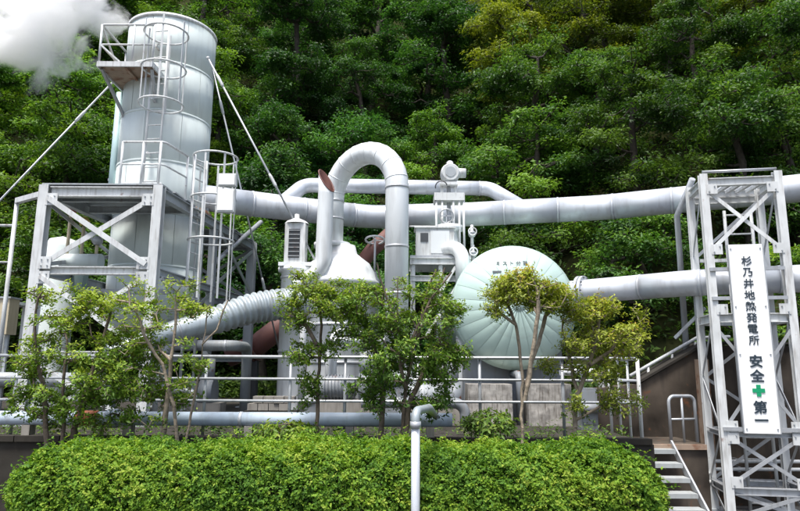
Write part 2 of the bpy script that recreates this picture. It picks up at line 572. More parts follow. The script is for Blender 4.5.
part('rim_ring', MB().lathe([(VR - 0.02, -0.05), (VR + 0.02, -0.05), (VR + 0.02, 0.02), (VR - 0.05, 0.025)], (VC.x, VC.y, VZ1), n=48), 'white_steel', ves)
part('support_ring', MB().lathe([(VR, -0.06), (VR + 0.13, -0.06), (VR + 0.13, 0.05), (VR, 0.07)], (VC.x, VC.y, ZT + 0.12), n=40), 'rust_under', ves, 'rusty ring round the vessel at deck level')
for k in range(10):
    a = 2 * PI * k / 10
    dv = Vector((math.cos(a), math.sin(a), 0))
    part('lug', MB().bar(Vector((VC.x, VC.y, ZT + 0.2)) + dv * VR, Vector((VC.x, VC.y, ZT + 0.2)) + dv * (VR + 0.1), 0.02, 0.14), 'grey_steel', ves)
part('top_nozzle', MB().tube([(VC.x + .1, VC.y, VZ1 + 0.1), (VC.x + .1, VC.y, VZ1 + 0.34)], 0.06, 12), 'galv', ves)

# balcony high on the left front of the vessel
BL_, BR_ = P(97, 64, 10.95), P(153, 60, 10.95)
bz = BL_.z
bal = thing('vessel_balcony', 'small white railed balcony with rusty underside high on the tall vessel', 'balcony', (BL_.x + .5, 11.4, bz))
x0, x1, y0, y1 = BL_.x, BR_.x, 10.95, 12.05
part('floor_plate', MB().box(((x0 + x1) / 2, (y0 + y1) / 2, bz), (x1 - x0 - 0.03, y1 - y0 - 0.03, 0.02)), 'rust_under', bal, 'rust stained floor plate')
for a, b in (((x0, y0), (x1, y0)), ((x0, y0 + .03), (x0, y1)), ((x1, y0 + .03), (x1, y1 - .5)), ((x0 + .03, y1), (x0 + .5, y1))):
    part('edge_beam', MB().bar((a[0], a[1], bz), (b[0], b[1], bz), 0.03, 0.10), 'white_steel', bal)
part('joist', MB().bar(((x0 + x1) / 2, y0 + .04, bz - .04), ((x0 + x1) / 2, y1 - .1, bz - .04), 0.05, 0.05), 'rust_under', bal)
bp_ = [Vector((x0 + .02, y1 - .02, bz)), Vector((x0 + .02, y0 + .02, bz)), Vector((x1 - .02, y0 + .02, bz))]
hh = 0.82
part('top_rail', MB().tube(fillet([v + up * hh for v in bp_], 0.06, 4), 0.024, 8), 'white_steel', bal)
part('mid_rail', MB().tube(fillet([v + up * hh * .5 for v in bp_], 0.06, 4), 0.018, 8), 'white_steel', bal)
for v in bp_ + [lerp(bp_[1], bp_[2], .62)]:
    part('post', MB().tube([v, v + up * hh], 0.022, 8), 'white_steel', bal)
part('brace', MB().bar(bp_[1] + up * (hh - .03), bp_[0] + up * 0.1, 0.03, 0.03), 'white_steel', bal)
part('brace', MB().bar(bp_[1] + up * (hh * .5), lerp(bp_[1], bp_[2], .4) + up * 0.05, 0.03, 0.03), 'white_steel', bal)
part('bracket', MB().bar((x0 + .05, y0 + .1, bz - .05), (x0 + .30, y1, bz - 1.0), 0.05, 0.05), 'galv', bal)
part('bracket', MB().bar((x1 - .05, y0 + .1, bz - .05), (x1 - .1, 11.45, bz - .55), 0.05, 0.05), 'galv', bal)


def ladder(root, bl, side, z0, z1, wd, rail_r, step, mat='white_steel'):
    a, b = bl - side * wd / 2, bl + side * wd / 2
    for v in (a, b):
        part('stringer', MB().tube([hz(v, z0), hz(v, z1)], rail_r, 8), mat, root)
    me = None
    k = 0
    z = z0 + step * .6
    while z < z1 - 0.05:
        if me is None:
            o = part('rung', MB().tube([hz(a, z), hz(b, z)], rail_r * .55, 6), mat, root)
            me, zz = o.data, z
        else:
            share('rung', me, root, (0, 0, z - zz))
        z += step


def cage(root, c, R, zs, nb, r1, r2, z0, z1, gap, mat='white_steel'):
    """hoops and upright bars; gap is the world angle of the ladder side"""
    for z in zs:
        part('hoop', MB().torus((c.x, c.y, z), R, r1, n=30, m=6), mat, root)
    for k in range(nb):
        a = gap + 0.55 + (2 * PI - 1.1) * k / (nb - 1)
        v = Vector((c.x + math.cos(a) * (R - .005), c.y + math.sin(a) * (R - .005), 0))
        part('cage_bar', MB().bar(hz(v, z0), hz(v, z1), 0.012, 0.035, up=Vector((math.cos(a + PI / 2), math.sin(a + PI / 2), 0))), mat, root)


# ladder with cage on the vessel
lp = P(157, 90, 11.28)
vl = thing('caged_ladder', 'white caged ladder climbing the front of the tall vessel to the balcony', 'ladder', (lp.x, 11.3, ZT + 0.06), 'caged ladders')
ladder(vl, Vector((lp.x, 11.3, 0)), Vector((0.97, -0.12, 0)).normalized(), ZT + 0.06, P(157, 20, 11.3).z, 0.30, 0.024, 0.28)
cc = P(175, 60, 10.98)
cage(vl, Vector((lp.x + 0.22, 10.99, 0)), 0.40, [P(157, 104, 10.95).z, P(157, 68, 10.95).z, P(157, 33, 10.95).z], 6, 0.018, 0.01,
     P(157, 104, 10.95).z, P(157, 24, 10.95).z, 2.3)
for z in (5.6, 6.7, 7.8):
    part('standoff', MB().bar((lp.x - .1, 11.3, z), (lp.x - .1, 11.5, z), 0.04, 0.04), 'white_steel', vl)

# caged ladder on the right side of the tower
k1 = P(215, 158, 11.25)
kc = Vector((k1.x, 11.3, 0))
cl = thing('caged_ladder', 'white caged ladder rising beside the right face of the steel frame', 'ladder', (kc.x - .3, 11.3, TZ), 'caged ladders')
KZ = [P(215, 158, 11.3).z, P(215, 199, 11.3).z, P(215, 241, 11.3).z]
ladder(cl, Vector((kc.x - .28, 11.3, 0)), Vector((0.25, 1, 0)).normalized(), TZ, KZ[0], 0.40, 0.026, 0.28)
cage(cl, kc, 0.41, KZ, 7, 0.018, 0.01, P(215, 300, 11.3).z, KZ[0], PI)
part('standoff', MB().bar((kc.x - .28, 11.45, ZT - .1), (-3.9, 11.5, ZT - .1), 0.05, 0.05), 'white_steel', cl)
part('standoff', MB().bar((kc.x - .28, 11.45, ZM), (-3.9, 11.5, ZM), 0.05, 0.05), 'white_steel', cl)
for i, (ya, yb, lab) in enumerate(((175, 187, 'small white junction box on the ladder cage, the upper one'),
                                   (190, 213, 'taller white junction box on the ladder cage, the lower one'))):
    a, b = P(220 - i, ya, 10.86), P(237 - i * 2, yb, 10.86)
    jb = thing('junction_box', lab, 'box', ((a.x + b.x) / 2, 10.82, b.z), 'boxes on the ladder cage')
    c = (a + b) / 2
    part('case', MB().box((c.x, 10.82, c.z), (b.x - a.x, 0.12, a.z - b.z)), 'white_steel', jb)
    part('door', MB().box((c.x, 10.752, c.z), ((b.x - a.x) * .88, 0.012, (a.z - b.z) * .88)), 'sign_white', jb)
    part('bracket', MB().bar((c.x, 10.88, c.z), (c.x, 10.95, c.z), 0.16, 0.04), 'galv', jb)

# teal drain pipe on the left of the vessel
tp = P(119, 120, 12.1)
dp = thing('vent_pipe', 'slim teal upright pipe on the left flank of the tall vessel', 'pipe', (tp.x, 12.1, ZT))
part('pipe_run', MB().tube([(tp.x - .02, 12.1, ZT - .1), (tp.x - .02, 12.1, bz - .06)], 0.075, 14), 'teal', dp)
for z in (5.3, 6.3):
    part('clamp', MB().bar((tp.x - .11, 12.1, z), (tp.x + .35, 12.2, z), 0.05, 0.05), 'galv', dp)


# ------------------------------------------------------------------ guy rods
def rod(label, pts, r, tb=None):
    o = thing('guy_rod', label, 'guy rod', pts[-1], 'guy rods of the tall vessel')
    a, b = Vector(pts[0]), Vector(pts[-1])
    part('rod', MB().tube([a, b], r, 8), 'galv', o)
    d = (b - a).normalized()
    for t in tb or (0.12, 0.62):
        c = lerp(a, b, t)
        part('turnbuckle', MB().tube([c - d * .16, c - d * .1, c + d * .1, c + d * .16], [r * 1.1, r * 1.6, r * 1.6, r * 1.1], 8), 'white_steel', o)
    part('shackle', MB().sphere(a, r * 1.8, 10, 6), 'white_steel', o)
    part('foot', MB().sphere(b, r * 1.8, 10, 6), 'white_steel', o)


rod('thick grey guy rod slanting from the vessel to the left edge', [P(113, 82, 12.2), Vector((-10.6, 11.2, TZ))], 0.020)
rod('pale guy rod slanting from the vessel rim to the louvred box', [P(208, 58, 11.95), P(316, 262, 11.75)], 0.020)
g2 = P(293, 385, 15.2)
rod('thinner guy rod dropping steeply behind the caged ladder', [P(211, 62, 12.3), Vector((g2.x, 15.2, TZ))], 0.019)


# ------------------------------------------------------------------ pipes
def pipe(name, label, pts, r, mat, R=None, bands=(), flanges=(), n=20, group=None, cat='pipe', band_mat='clad'):
    path = fillet(pts, R if R else r * 2.2, 10)
    o = thing(name, label, cat, pts[0], group)
    cum = [0]
    for a, b in zip(path, path[1:]):
        cum.append(cum[-1] + (b - a).length)

    def at(t):
        s = t * cum[-1]
        for i in range(len(path) - 1):
            if cum[i + 1] >= s:
                d = (path[i + 1] - path[i])
                return path[i] + d * ((s - cum[i]) / max(1e-6, d.length)), d.normalized()
        return path[-1], (path[-1] - path[-2]).normalized()
    cuts = [0.0] + sorted(bands) + [1.0]
    for ta, tb in zip(cuts, cuts[1:]):
        sa, sb = ta * cum[-1], tb * cum[-1]
        seg = [at(ta)[0]] + [path[i] for i in range(len(path)) if sa + .004 < cum[i] < sb - .004] + [at(tb)[0]]
        part('pipe_section', MB().tube(seg, r, n, caps=True), mat, o)
    for t in bands:
        c, d = at(t)
        part('band', MB().tube([c - d * .02, c + d * .02], r * 1.025 + .002, n), band_mat, o)
    for t in flanges:
        c, d = at(t)
        fl = part('flange', MB().tube([c - d * .06, c - d * .008], r * 1.35, n), mat, o)
        part('flange', MB().tube([c + d * .008, c + d * .06], r * 1.35, n), mat, o)
        _, s, u = frame_of(d)
        for k in range(10):
            a = 2 * PI * k / 10
            q = c + (s * math.cos(a) + u * math.sin(a)) * r * 1.2
            part('bolt', MB().tube([q - d * .085, q + d * .085], r * .06, 6), 'dark_metal', fl)
    return o


pa = [Vector((-4.2, 12.35, 5.0)), P(300, 212, 13.35), P(370, 217, 14.0), P(470, 213, 13.7), P(600, 204, 13.05), P(690, 199, 12.3), P(800, 189, 11.5), P(960, 172, 10.4)]
zA = 5.02
pa = [Vector((v.x, v.y, zA)) for v in pa]
main = pipe('main_steam_pipe', 'long silver clad steam pipe crossing the whole view high up', pa, 0.27, 'clad', R=1.5, n=28,
            bands=[i / 13 for i in range(1, 13)])
zB = 5.78
by = [P(283, 203, 13.4), P(300, 187, 13.9), P(490, 184, 13.9), P(522, 204, 13.6)]
zB = by[1].z
bypts = [Vector((by[0].x, 13.25, zA + .1)), Vector((by[1].x + .12, 13.75, zB)), Vector((by[2].x, 13.95, zB)), Vector((by[3].x, 13.5, zA + .1))]
pipe('bypass_pipe', 'thinner silver bypass pipe looping above the long steam pipe', bypts, 0.165, 'clad', R=0.35, bands=[.25, .45, .65, .8])

# ------------------------------------------------------------------ arch pipe
ul, ur = P(333, 210, 12.1), P(397, 210, 11.1)
archtop = P(365, 154, 11.6).z
R_ = (Vector((ur.x, 11.1)) - Vector((ul.x, 12.1))).length / 2
mid = Vector(((ul.x + ur.x) / 2, 11.6, archtop - R_ * 1.0))
half = Vector((ur.x - ul.x, -1.0, 0)) / 2
zv = 3.98
apts = [Vector((ul.x, 12.1, zv))] + [mid - half * math.cos(PI * k / 16) + up * R_ * math.sin(PI * k / 16) for k in range(17)]
zend = 1.45
apts += [Vector((ur.x, 11.1, zend))]
ar = thing('arch_pipe', 'big white upside down U pipe arching in the middle', 'pipe', (ur.x, 11.1, zend))
part('pipe_run', MB().tube(apts, 0.215, 28), 'clad_white', ar)
for z in (mid.z - .02, 3.75, 2.9):
    if z > 3.9 or True:
        part('band', MB().tube([(ur.x, 11.1, z - .02), (ur.x, 11.1, z + .02)], 0.223, 28), 'galv', ar)
for z in (mid.z - .02, 4.5):
    part('band', MB().tube([(ul.x, 12.1, z - .02), (ul.x, 12.1, z + .02)], 0.223, 28), 'galv', ar)
for k in range(1, 16, 2):          # mitred elbow gores
    c = apts[1 + k]; d = (apts[2 + k] - apts[k]).normalized()
    part('elbow_seam', MB().tube([c - d * .010, c + d * .010], 0.2185, 28), 'clad_white', ar)
fl_ = part('flange', MB().tube([(ur.x, 11.1, zend - .06), (ur.x, 11.1, zend)], 0.3, 24), 'clad_white', ar)

# white drum beneath the left leg, with dished top
dx, dy = ul.x + 0.16, 12.1
dr = 0.72
ctop = 3.98
drum = thing('ejector_drum', 'white upright drum with cone top under the left leg of the arch pipe', 'vessel', (dx, dy, TZ))
part('shell', MB().lathe([(dr, 0.35), (dr, 2.45), (dr + .06, 2.47), (dr + .06, 2.56), (dr, 2.60), (dr * .95, 2.76), (dr * .82, 2.92), (dr * .6, 3.04), (0.34, 3.12), (0.30, 3.28), (0.0, 3.285)], (dx, dy, TZ), n=36), 'clad_white', drum)
part('skirt', MB().lathe([(dr - .05, 0.0), (dr - .05, 0.36)], (dx, dy, TZ), n=30), 'machine', drum)
part('neck_flange', MB().lathe([(.24, 3.24), (.36, 3.24), (.36, 3.33), (.22, 3.33)], (ul.x, dy, TZ), n=24), 'clad_white', drum)
for z in (1.0, 1.7):
    part('band', MB().lathe([(dr, -.03), (dr + .012, -.03), (dr + .012, .03), (dr, .03)], (dx, dy, TZ + z), n=36), 'galv', drum)

# slant-cut exhaust stack in front of the arch's left leg
ex = P(325, 230, 11.45)
ez1 = P(325, 172, 11.45).z
ez0 = P(325, 268, 11.45).z
o = thing('exhaust_stack', 'white exhaust pipe with slant cut rusty mouth beside the arch pipe', 'pipe', (ex.x, 11.45, ez0))
er = 0.15
mb = MB()
n = 24
path = fillet([P(296, 285, 11.45) + Vector((0, 0.1, 0)), Vector((ex.x - .02, 11.45, ez0 - 0.05)), Vector((ex.x, 11.45, ez1 - .45))], .45, 10)
part('pipe_run', MB().tube(path, er, n, caps=False), 'clad_white', o)
# mitred upper end: top ring slopes down to the right, open, with rusty lining
base = Vector((ex.x, 11.45, ez1 - .45))
vs_, fs_ = [], []
for ring, rr in ((0, er), (1, er), (2, er - .012), (3, er - .012)):
    for k in range(n):
        a = 2 * PI * k / n
        x, y = math.cos(a), math.sin(a)
        ztop = .28 + (-x * 0.90 + y * 0.60) * 0.22
        z = 0 if ring in (0, 3) else ztop
        vs_.append(base + Vector((x * rr, y * rr, z)))
for ring in range(2):
    for k in range(n):
        fs_.append((ring * n + k, ring * n + (k + 1) % n, (ring + 1) * n + (k + 1) % n, (ring + 1) * n + k))
part('stack_end', MB().add(vs_, fs_, [True] * n + [False] * n), 'clad_white', o)
part('lining', MB().add(vs_[2 * n:], [(k, (k + 1) % n, n + (k + 1) % n, n + k) for k in range(n)], True), 'rust_pipe', o, 'rusty inside of the mouth')
lip = [base + Vector((math.cos(2 * PI * k / n) * er, math.sin(2 * PI * k / n) * er, .28 + (-math.cos(2 * PI * k / n) * .90 + math.sin(2 * PI * k / n) * .60) * .22)) for k in range(n + 1)]
part('lip', MB().tube(lip, 0.012, 6, caps=False), 'rust_pipe', o)
# louvred box
la, lb = P(285, 222, 11.6), P(304, 262, 11.6)
lv = thing('louvred_box', 'narrow white instrument housing with dark louvres beside the exhaust pipe', 'housing', ((la.x + lb.x) / 2, 11.75, lb.z))
lc = (la + lb) / 2
lw, lh = lb.x - la.x, la.z - lb.z
part('case', MB().box((lc.x, 11.8, lc.z), (lw, .34, lh)), 'white_steel', lv)
part('opening', MB().box((lc.x - .01, 11.626, lc.z - .02), (lw * .55, .012, lh * .72)), 'dark_metal', lv)
for k in range(7):
    part('slat', MB().bar((lc.x - .01 - lw * .27, 11.612, lc.z - .02 - lh * .32 + k * lh * .107), (lc.x - .01 + lw * .27, 11.612, lc.z - .02 - lh * .32 + k * lh * .107), 0.02, 0.012), 'grey_steel', lv)
part('cap', MB().lathe([(lw * .62, 0), (lw * .5, .05), (.05, .12), (.045, .2), (0, .21)], (lc.x, 11.8, la.z), n=20), 'white_steel', lv)
part('base_flange', MB().box((lc.x + .02, 11.85, lb.z - .035), (lw * 1.6, .5, .07)), 'clad_white', lv)
# block carrying the box
bl = thing('steam_separator', 'blocky white casing under the louvred box', 'housing', (lc.x + .02, 11.9, TZ))
part('casing', MB().lathe([(.30, 0), (.30, lb.z - .16 - TZ), (.36, lb.z - .15 - TZ), (.36, lb.z - .075 - TZ), (0, lb.z - .07 - TZ)], (lc.x + .02, 11.9, TZ), n=24), 'clad_white', bl)
for z in (1.2, 2.0, 2.6):
    part('band', MB().lathe([(.30, -.025), (.315, -.025), (.315, .025), (.30, .025)], (lc.x + .02, 11.9, TZ + z), n=24), 'galv', bl)

# ribbed duct
dpath = [P(110, 356, 9.7), P(160, 336, 10.2), P(210, 322, 10.7), P(250, 309, 11.1), P(283, 304, 11.4), P(306, 303, 11.7)]
dense, rad = [], []
NN = 300
for i in range(NN + 1):
    t = i / NN * (len(dpath) - 1)
    k = min(int(t), len(dpath) - 2)
    f_ = t - k
    p0 = dpath[max(k - 1, 0)]; p1 = dpath[k]; p2 = dpath[k + 1]; p3 = dpath[min(k + 2, len(dpath) - 1)]
    q = 0.5 * ((2 * p1) + (p2 - p0) * f_ + (2 * p0 - 5 * p1 + 4 * p2 - p3) * f_ ** 2 + (3 * p1 - p0 - 3 * p2 + p3) * f_ ** 3)
    dense.append(q)
    tt = i / NN
    r_ = lerp(0.15, 0.275, sstep(0, 0.75, tt))
    if tt > 0.42:
        ph = math.sin(2 * PI * (tt - .42) / .58 * 17)
        r_ += 0.017 * (1 if ph > 0 else -1) * abs(ph) ** .6
    rad.append(r_)
dct = thing('ribbed_duct', 'large pale ribbed duct sloping up from the left to the white drum', 'duct', (dense[0].x, dense[0].y, TZ))
part('duct_run', MB().tube(dense, rad, 24), 'duct', dct)
part('end_collar', MB().tube([dense[-16], dense[-1]], .31, 24), 'clad', dct)
part('end_collar', MB().tube([dense[0] - (dense[1] - dense[0]) * 2, dense[6]], .19, 24), 'duct', dct)
for i, r_ in ((36, .17), (80, .21)):
    d = (dense[i + 1] - dense[i]).normalized()
    part('band', MB().tube([dense[i] - d * .02, dense[i] + d * .02], rad[i] + .008, 24), 'galv', dct)
for i in (60,):
    q = dense[i]
    part('leg', MB().tube([(q.x, q.y, TZ), (q.x, q.y, q.z - .1)], 0.045, 8), 'grey_steel', dct)

# rust brown pipes
q = [P(228, 356, 15.4), P(256, 346, 15.4), P(300, 312, 15.4)]
bpp = pipe('brown_pipe', 'dark red brown pipe behind the rear tower post under the ribbed duct', q, 0.27, 'rust_pipe', R=.3, flanges=[.3])
part('support', MB().box((q[1].x, 15.4, (TZ + q[1].z - .2) / 2), (.14, .2, q[1].z - .2 - TZ)), 'dark_metal', bpp)
q = [P(392, 232, 12.6), P(372, 250, 12.6), P(352, 276, 12.4)]
pipe('brown_pipe', 'short slanting rust brown pipe seen through the arch', q, 0.15, 'rust_pipe', R=.2)
# handwheel above it
hwc = P(375, 240, 12.3)
hw = thing('handwheel', 'white valve handwheel seen through the arch pipe', 'handwheel', (hwc.x, 12.45, hwc.z - .6))
part('wheel_rim', MB().torus(hwc, 0.19, 0.02, axis=Vector((0, .25, 1)), n=24), 'white_steel', hw)
for k in range(3):
    a = 2 * PI * k / 3 + .3
    part('spoke', MB().bar(hwc, hwc + Vector((math.cos(a) * .19, math.sin(a) * .19, -math.sin(a) * .047)), 0.02, 0.02), 'white_steel', hw)
part('stem', MB().tube([hwc + up * .04, hwc - up * .75], 0.022, 8), 'galv', hw)
part('bonnet', MB().lathe([(.09, 0), (.12, .02), (.12, .12), (.06, .2), (.035, .3)], hwc - up * .95, n=16), 'machine', hw)
part('valve_leg', MB().tube([(hwc.x, hwc.y, TZ), hwc - up * .93], 0.09, 12), 'machine', hw)

# ------------------------------------------------------------------ valve stand in the middle
vp = P(450, 195, 12.2)
deck_z = P(432, 258, 11.8).z
vst = thing('valve_platform', 'white steel platform carrying the control valve left of the dome tank', 'platform', (vp.x - .3, 12.0, TZ))
xa, xb = P(410, 258, 11.8).x, P(470, 258, 11.8).x
part('deck', MB().box(((xa + xb) / 2, 12.1, deck_z), (xb - xa, .9, .05)), 'galv', vst)
for yy, zz in ((11.64, 0), (12.56, 0)):
    part('beam', MB().ibeam((xa, yy, deck_z - .09), (xb, yy, deck_z - .09), .08, .13, .014), 'white_steel', vst)
part('beam', MB().ibeam((xa, 11.66, deck_z - .42), (xb, 11.66, deck_z - .42), .07, .11, .014), 'white_steel', vst)
for xx in (xa + .06, (xa + xb) / 2, xb - .05):
    for yy in (11.68, 12.52):
        part('leg', MB().bar((xx, yy, TZ), (xx, yy, deck_z - .16), .07, .07), 'white_steel', vst)
part('brace', MB().bar((xa + .1, 11.6, deck_z - 1.5), (xb - .3, 11.6, deck_z - .2), .05, .05), 'white_steel', vst)
part('brace', MB().bar((xa + .3, 11.57, deck_z - 1.5), (xb - .12, 11.57, deck_z - .3), .05, .05), 'white_steel', vst)
part('handrail', MB().tube([(xa, 12.5, deck_z + .78), (xb - .2, 12.5, deck_z + .78)], .018, 6), 'white_steel', vst)

bx0, bx1 = P(416, 250, 11.75), P(454, 228, 11.75)
cb = thing('control_cabinet', 'boxy white cabinet with dark square panel on the valve platform', 'cabinet', ((bx0.x + bx1.x) / 2, 11.95, deck_z + .025))
bh = bx1.z - deck_z - .03
part('case', MB().box(((bx0.x + bx1.x) / 2, 11.95, deck_z + .025 + bh / 2), (bx1.x - bx0.x, .4, bh)), 'white_steel', cb)
part('window', MB().box((bx0.x + .16, 11.743, deck_z + .03 + bh * .66), (.15, .012, .17)), 'dark_metal', cb)
part('door', MB().box((bx1.x - .27, 11.744, deck_z + .03 + bh * .5), (.36, .012, bh * .8)), 'clad_white', cb)
part('lid', MB().box(((bx0.x + bx1.x) / 2, 11.95, deck_z + .04 + bh), (bx1.x - bx0.x + .06, .46, .024)), 'white_steel', cb)

va = thing('control_valve', 'tall white control valve with round actuator on top of the steam pipe', 'valve', (vp.x, 12.55, deck_z + .03))
ac = P(450, 174, 12.5)
part('actuator', MB().tube([ac + Vector((0, -.16, 0)), ac + Vector((0, -.10, 0)), ac + Vector((0, .10, 0)), ac + Vector((0, .16, 0))], [.17, .20, .20, .17], 24), 'white_steel', va)
part('actuator_face', MB().tube([ac + Vector((0, -.17, 0)), ac + Vector((0, -.16, 0))], .11, 18), 'grey_steel', va)
part('motor', MB().tube([ac + Vector((.1, 0, .02)), ac + Vector((.33, 0, .02))], .10, 14), 'white_steel', va)
part('actuator_knob', MB().lathe([(.07, 0), (.07, .07), (.04, .1), (0, .11)], ac + up * .18, n=14), 'white_steel', va)
yz = P(450, 199, 12.5).z
part('yoke_plate', MB().box((ac.x - .03, 12.5, yz), (.62, .42, .16)), 'white_steel', va)
part('yoke_plate', MB().box((ac.x - .03, 12.5, ac.z - .24), (.36, .3, .06)), 'white_steel', va)
for s_ in (-1, 1):
    part('yoke_arm', MB().bar((ac.x - .03 + s_ * .14, 12.5, yz + .08), (ac.x - .03 + s_ * .14, 12.5, ac.z - .2), .05, .05), 'white_steel', va)
part('stem', MB().tube([(ac.x - .03, 12.5, deck_z + .05), (ac.x - .03, 12.5, ac.z - .15)], .04, 10), 'galv', va)
for dx_ in (-.27, -.15, .08, .20, .29):
    part('rod', MB().tube([(ac.x - .03 + dx_, 12.33, deck_z + .03), (ac.x - .03 + dx_, 12.33, yz)], .024, 8), 'white_steel', va)
part('valve_body', MB().lathe([(.16, 0), (.30, .05), (.30, .13), (.2, .17), (.24, .4), (.2, .62), (.28, .66), (.28, .76), (.1, .8)], (ac.x - .03, 12.5, deck_z + .03), n=24), 'clad_white', va)
part('cable_loop', MB().torus((ac.x - .2, 12.28, yz + .2), .12, .013, axis=Vector((0.2, 1, 0)), a0=0.2, a1=3.4, n=14), 'dark_metal', va)
part('side_wheel', MB().torus((ac.x - .1, 12.26, yz - .42), .14, .017, axis=Vector((0, 1, .2)), n=20), 'galv', va)
for a in (0, PI / 2, PI, 1.5 * PI):
    part('wheel_spoke', MB().bar((ac.x - .1, 12.26, yz - .42), (ac.x - .1 + .14 * math.cos(a), 12.26, yz - .42 + .14 * math.sin(a)), .018, .018), 'galv', va)

# elbow pipe beside the dome and two small valves
q0, q1 = P(452, 246, 11.5), P(464, 300, 11.5)
pipe('elbow_pipe', 'white elbow pipe bending down beside the dome tank', [Vector((q0.x - .2, 11.95, q0.z)), Vector((q1.x - .02, 11.5, q0.z)), Vector((q1.x - .02, 11.5, TZ))], .135, 'clad_white', R=.3, bands=[.35, .6])
for i, (x_, y_, lab) in enumerate(((472, 234, 'small white valve above the dome tank, the upper of two'), (473, 254, 'small white valve above the dome tank, the lower of two'))):
    c = P(x_, y_, 11.9)
    sv = thing('small_valve', lab, 'valve', (c.x, c.y, c.z - .15), 'small valves by the dome')
    part('body', MB().sphere(c, .075, 12, 8), 'galv', sv)
    part('wheel', MB().torus(c + Vector((0, -.1, .03)), .075, .014, axis=Vector((0, 1, 0)), n=18), 'white_steel', sv)
    part('stem', MB().tube([c, c + Vector((0, -.1, .03))], .02, 8), 'galv', sv)
    part('riser', MB().tube([(c.x, c.y, c.z - (1.2 if i else .37)), (c.x, c.y, c.z + .18)], .03, 8), 'white_steel', sv)
    if i:
        part('riser', MB().tube([(c.x, c.y, TZ), (c.x, c.y, c.z - 1.2)], .045, 8), 'grey_steel', sv)

# ------------------------------------------------------------------ dome tank
DC = P(514, 307, 10.9)
DR = 1.075
dtk = thing('dome_tank', 'large round tank with pale green gored dome end facing the railing', 'tank', (DC.x, DC.y, TZ))
zc = DC.z
DEPTH = 0.42
AX = Vector((0, -1, 0))
cyl_len = 3.4
part('barrel', MB().lathe([(DR, -cyl_len), (DR, -0.02)], (DC.x, DC.y, zc), AX, n=48), 'dome_green', dtk)
part('rear_end', MB().lathe([(DR, cyl_len), (DR * .8, cyl_len + .25), (0, cyl_len + .4)], (DC.x, DC.y, zc), -AX, n=36), 'dome_green', dtk)
NG = 26
prof = []
for i in range(11):
    t = i / 10 * PI / 2
    prof.append((DR * math.cos(t) if i < 10 else 0.10, DEPTH * math.sin(t)))
prof[-1] = (0.09, DEPTH * 0.997)
gm = MB()
dg = 0.0035
inner = [(r_, h - .02) for r_, h in prof]
cols = 4
a_ = 2 * PI / NG
vs_, fs_ = [], []
for (r_, h) in prof:
    for k in range(cols + 1):
        gap = min(.005 / max(r_, .05), a_ * .2)
        t = -a_ / 2 + gap / 2 + (a_ - gap) * k / cols
        bul = .006 * math.sin(PI * k / cols)
        vs_.append((r_ * math.cos(t), -(h + bul), r_ * math.sin(t)))
for i in range(len(prof) - 1):
    for k in range(cols):
        b0 = i * (cols + 1) + k
        fs_.append((b0, b0 + 1, b0 + cols + 2, b0 + cols + 1))
gm.add(vs_, [tuple(reversed(q_)) for q_ in fs_], True)
gme = gm.mesh('gore')
gme.materials.append(MATS['dome_green'])
for k in range(NG):
    share('gore', gme, dtk, (0, 0, zc - TZ), (0, a_ * k, 0))
part('dome_backing', MB().lathe([(r_ * .995, h - .012) for r_, h in prof], (DC.x, DC.y, zc), AX, n=48), 'dome_green', dtk)
part('crown_plate', MB().lathe([(.12, DEPTH - .004), (.115, DEPTH + .008), (0, DEPTH + .012)], (DC.x, DC.y, zc), AX, n=24), 'dome_green', dtk)
part('rim_band', MB().lathe([(DR + .002, -.05), (DR + .016, -.045), (DR + .016, .02), (DR - .01, .045)], (DC.x, DC.y, zc), AX, n=56), 'dome_green', dtk)
for yy in (11.35, 13.4):
    part('saddle', MB().box((DC.x, yy, (TZ + zc - .75) / 2), (1.75, .38, zc - .75 - TZ)), 'machine', dtk)


def glyph_mesh(ch, size, bold=0.0, extrude=0.004):
    cu = bpy.data.curves.new('glyph', 'FONT')
    cu.body = ch
    cu.size = size
    cu.align_x = 'CENTER'
    cu.align_y = 'CENTER'
    cu.extrude = extrude
    cu.offset = bold
    cu.resolution_u = 3
    ob = bpy.data.objects.new('glyph', cu)
    COL.objects.link(ob)
    dg_ = bpy.context.evaluated_depsgraph_get()
    me = bpy.data.meshes.new_from_object(ob.evaluated_get(dg_))
    bpy.data.objects.remove(ob)
    # centre on its ink
    n_ = len(me.vertices)
    if n_:
        co = np.empty(n_ * 3); me.vertices.foreach_get('co', co); co = co.reshape(-1, 3)
        c = (co.min(0) + co.max(0)) / 2
        co[:, 0] -= c[0]
        co[:, 1] -= c[1]
        me.vertices.foreach_set('co', co.ravel()); me.update()
    return me


def dome_pt(px_, py_):
    """point of the dome surface seen at a pixel: march the viewing ray"""
    d = (P(px_, py_, 1.0) - Vector((0, 0, EYE)))
    for k in range(2000):
        Y = 9.5 + k * .001
        q_ = Vector((0, 0, EYE)) + d * Y
        rr = math.hypot(q_.x - DC.x, q_.z - zc)
        if rr < DR and q_.y >= DC.y - DEPTH * math.sqrt(max(0, 1 - (rr / DR) ** 2)):
            return q_
    return None


def dome_n(q_):
    v = Vector(((q_.x - DC.x) / DR ** 2, (q_.y - DC.y) / DEPTH ** 2, (q_.z - zc) / DR ** 2))
    return v.normalized()


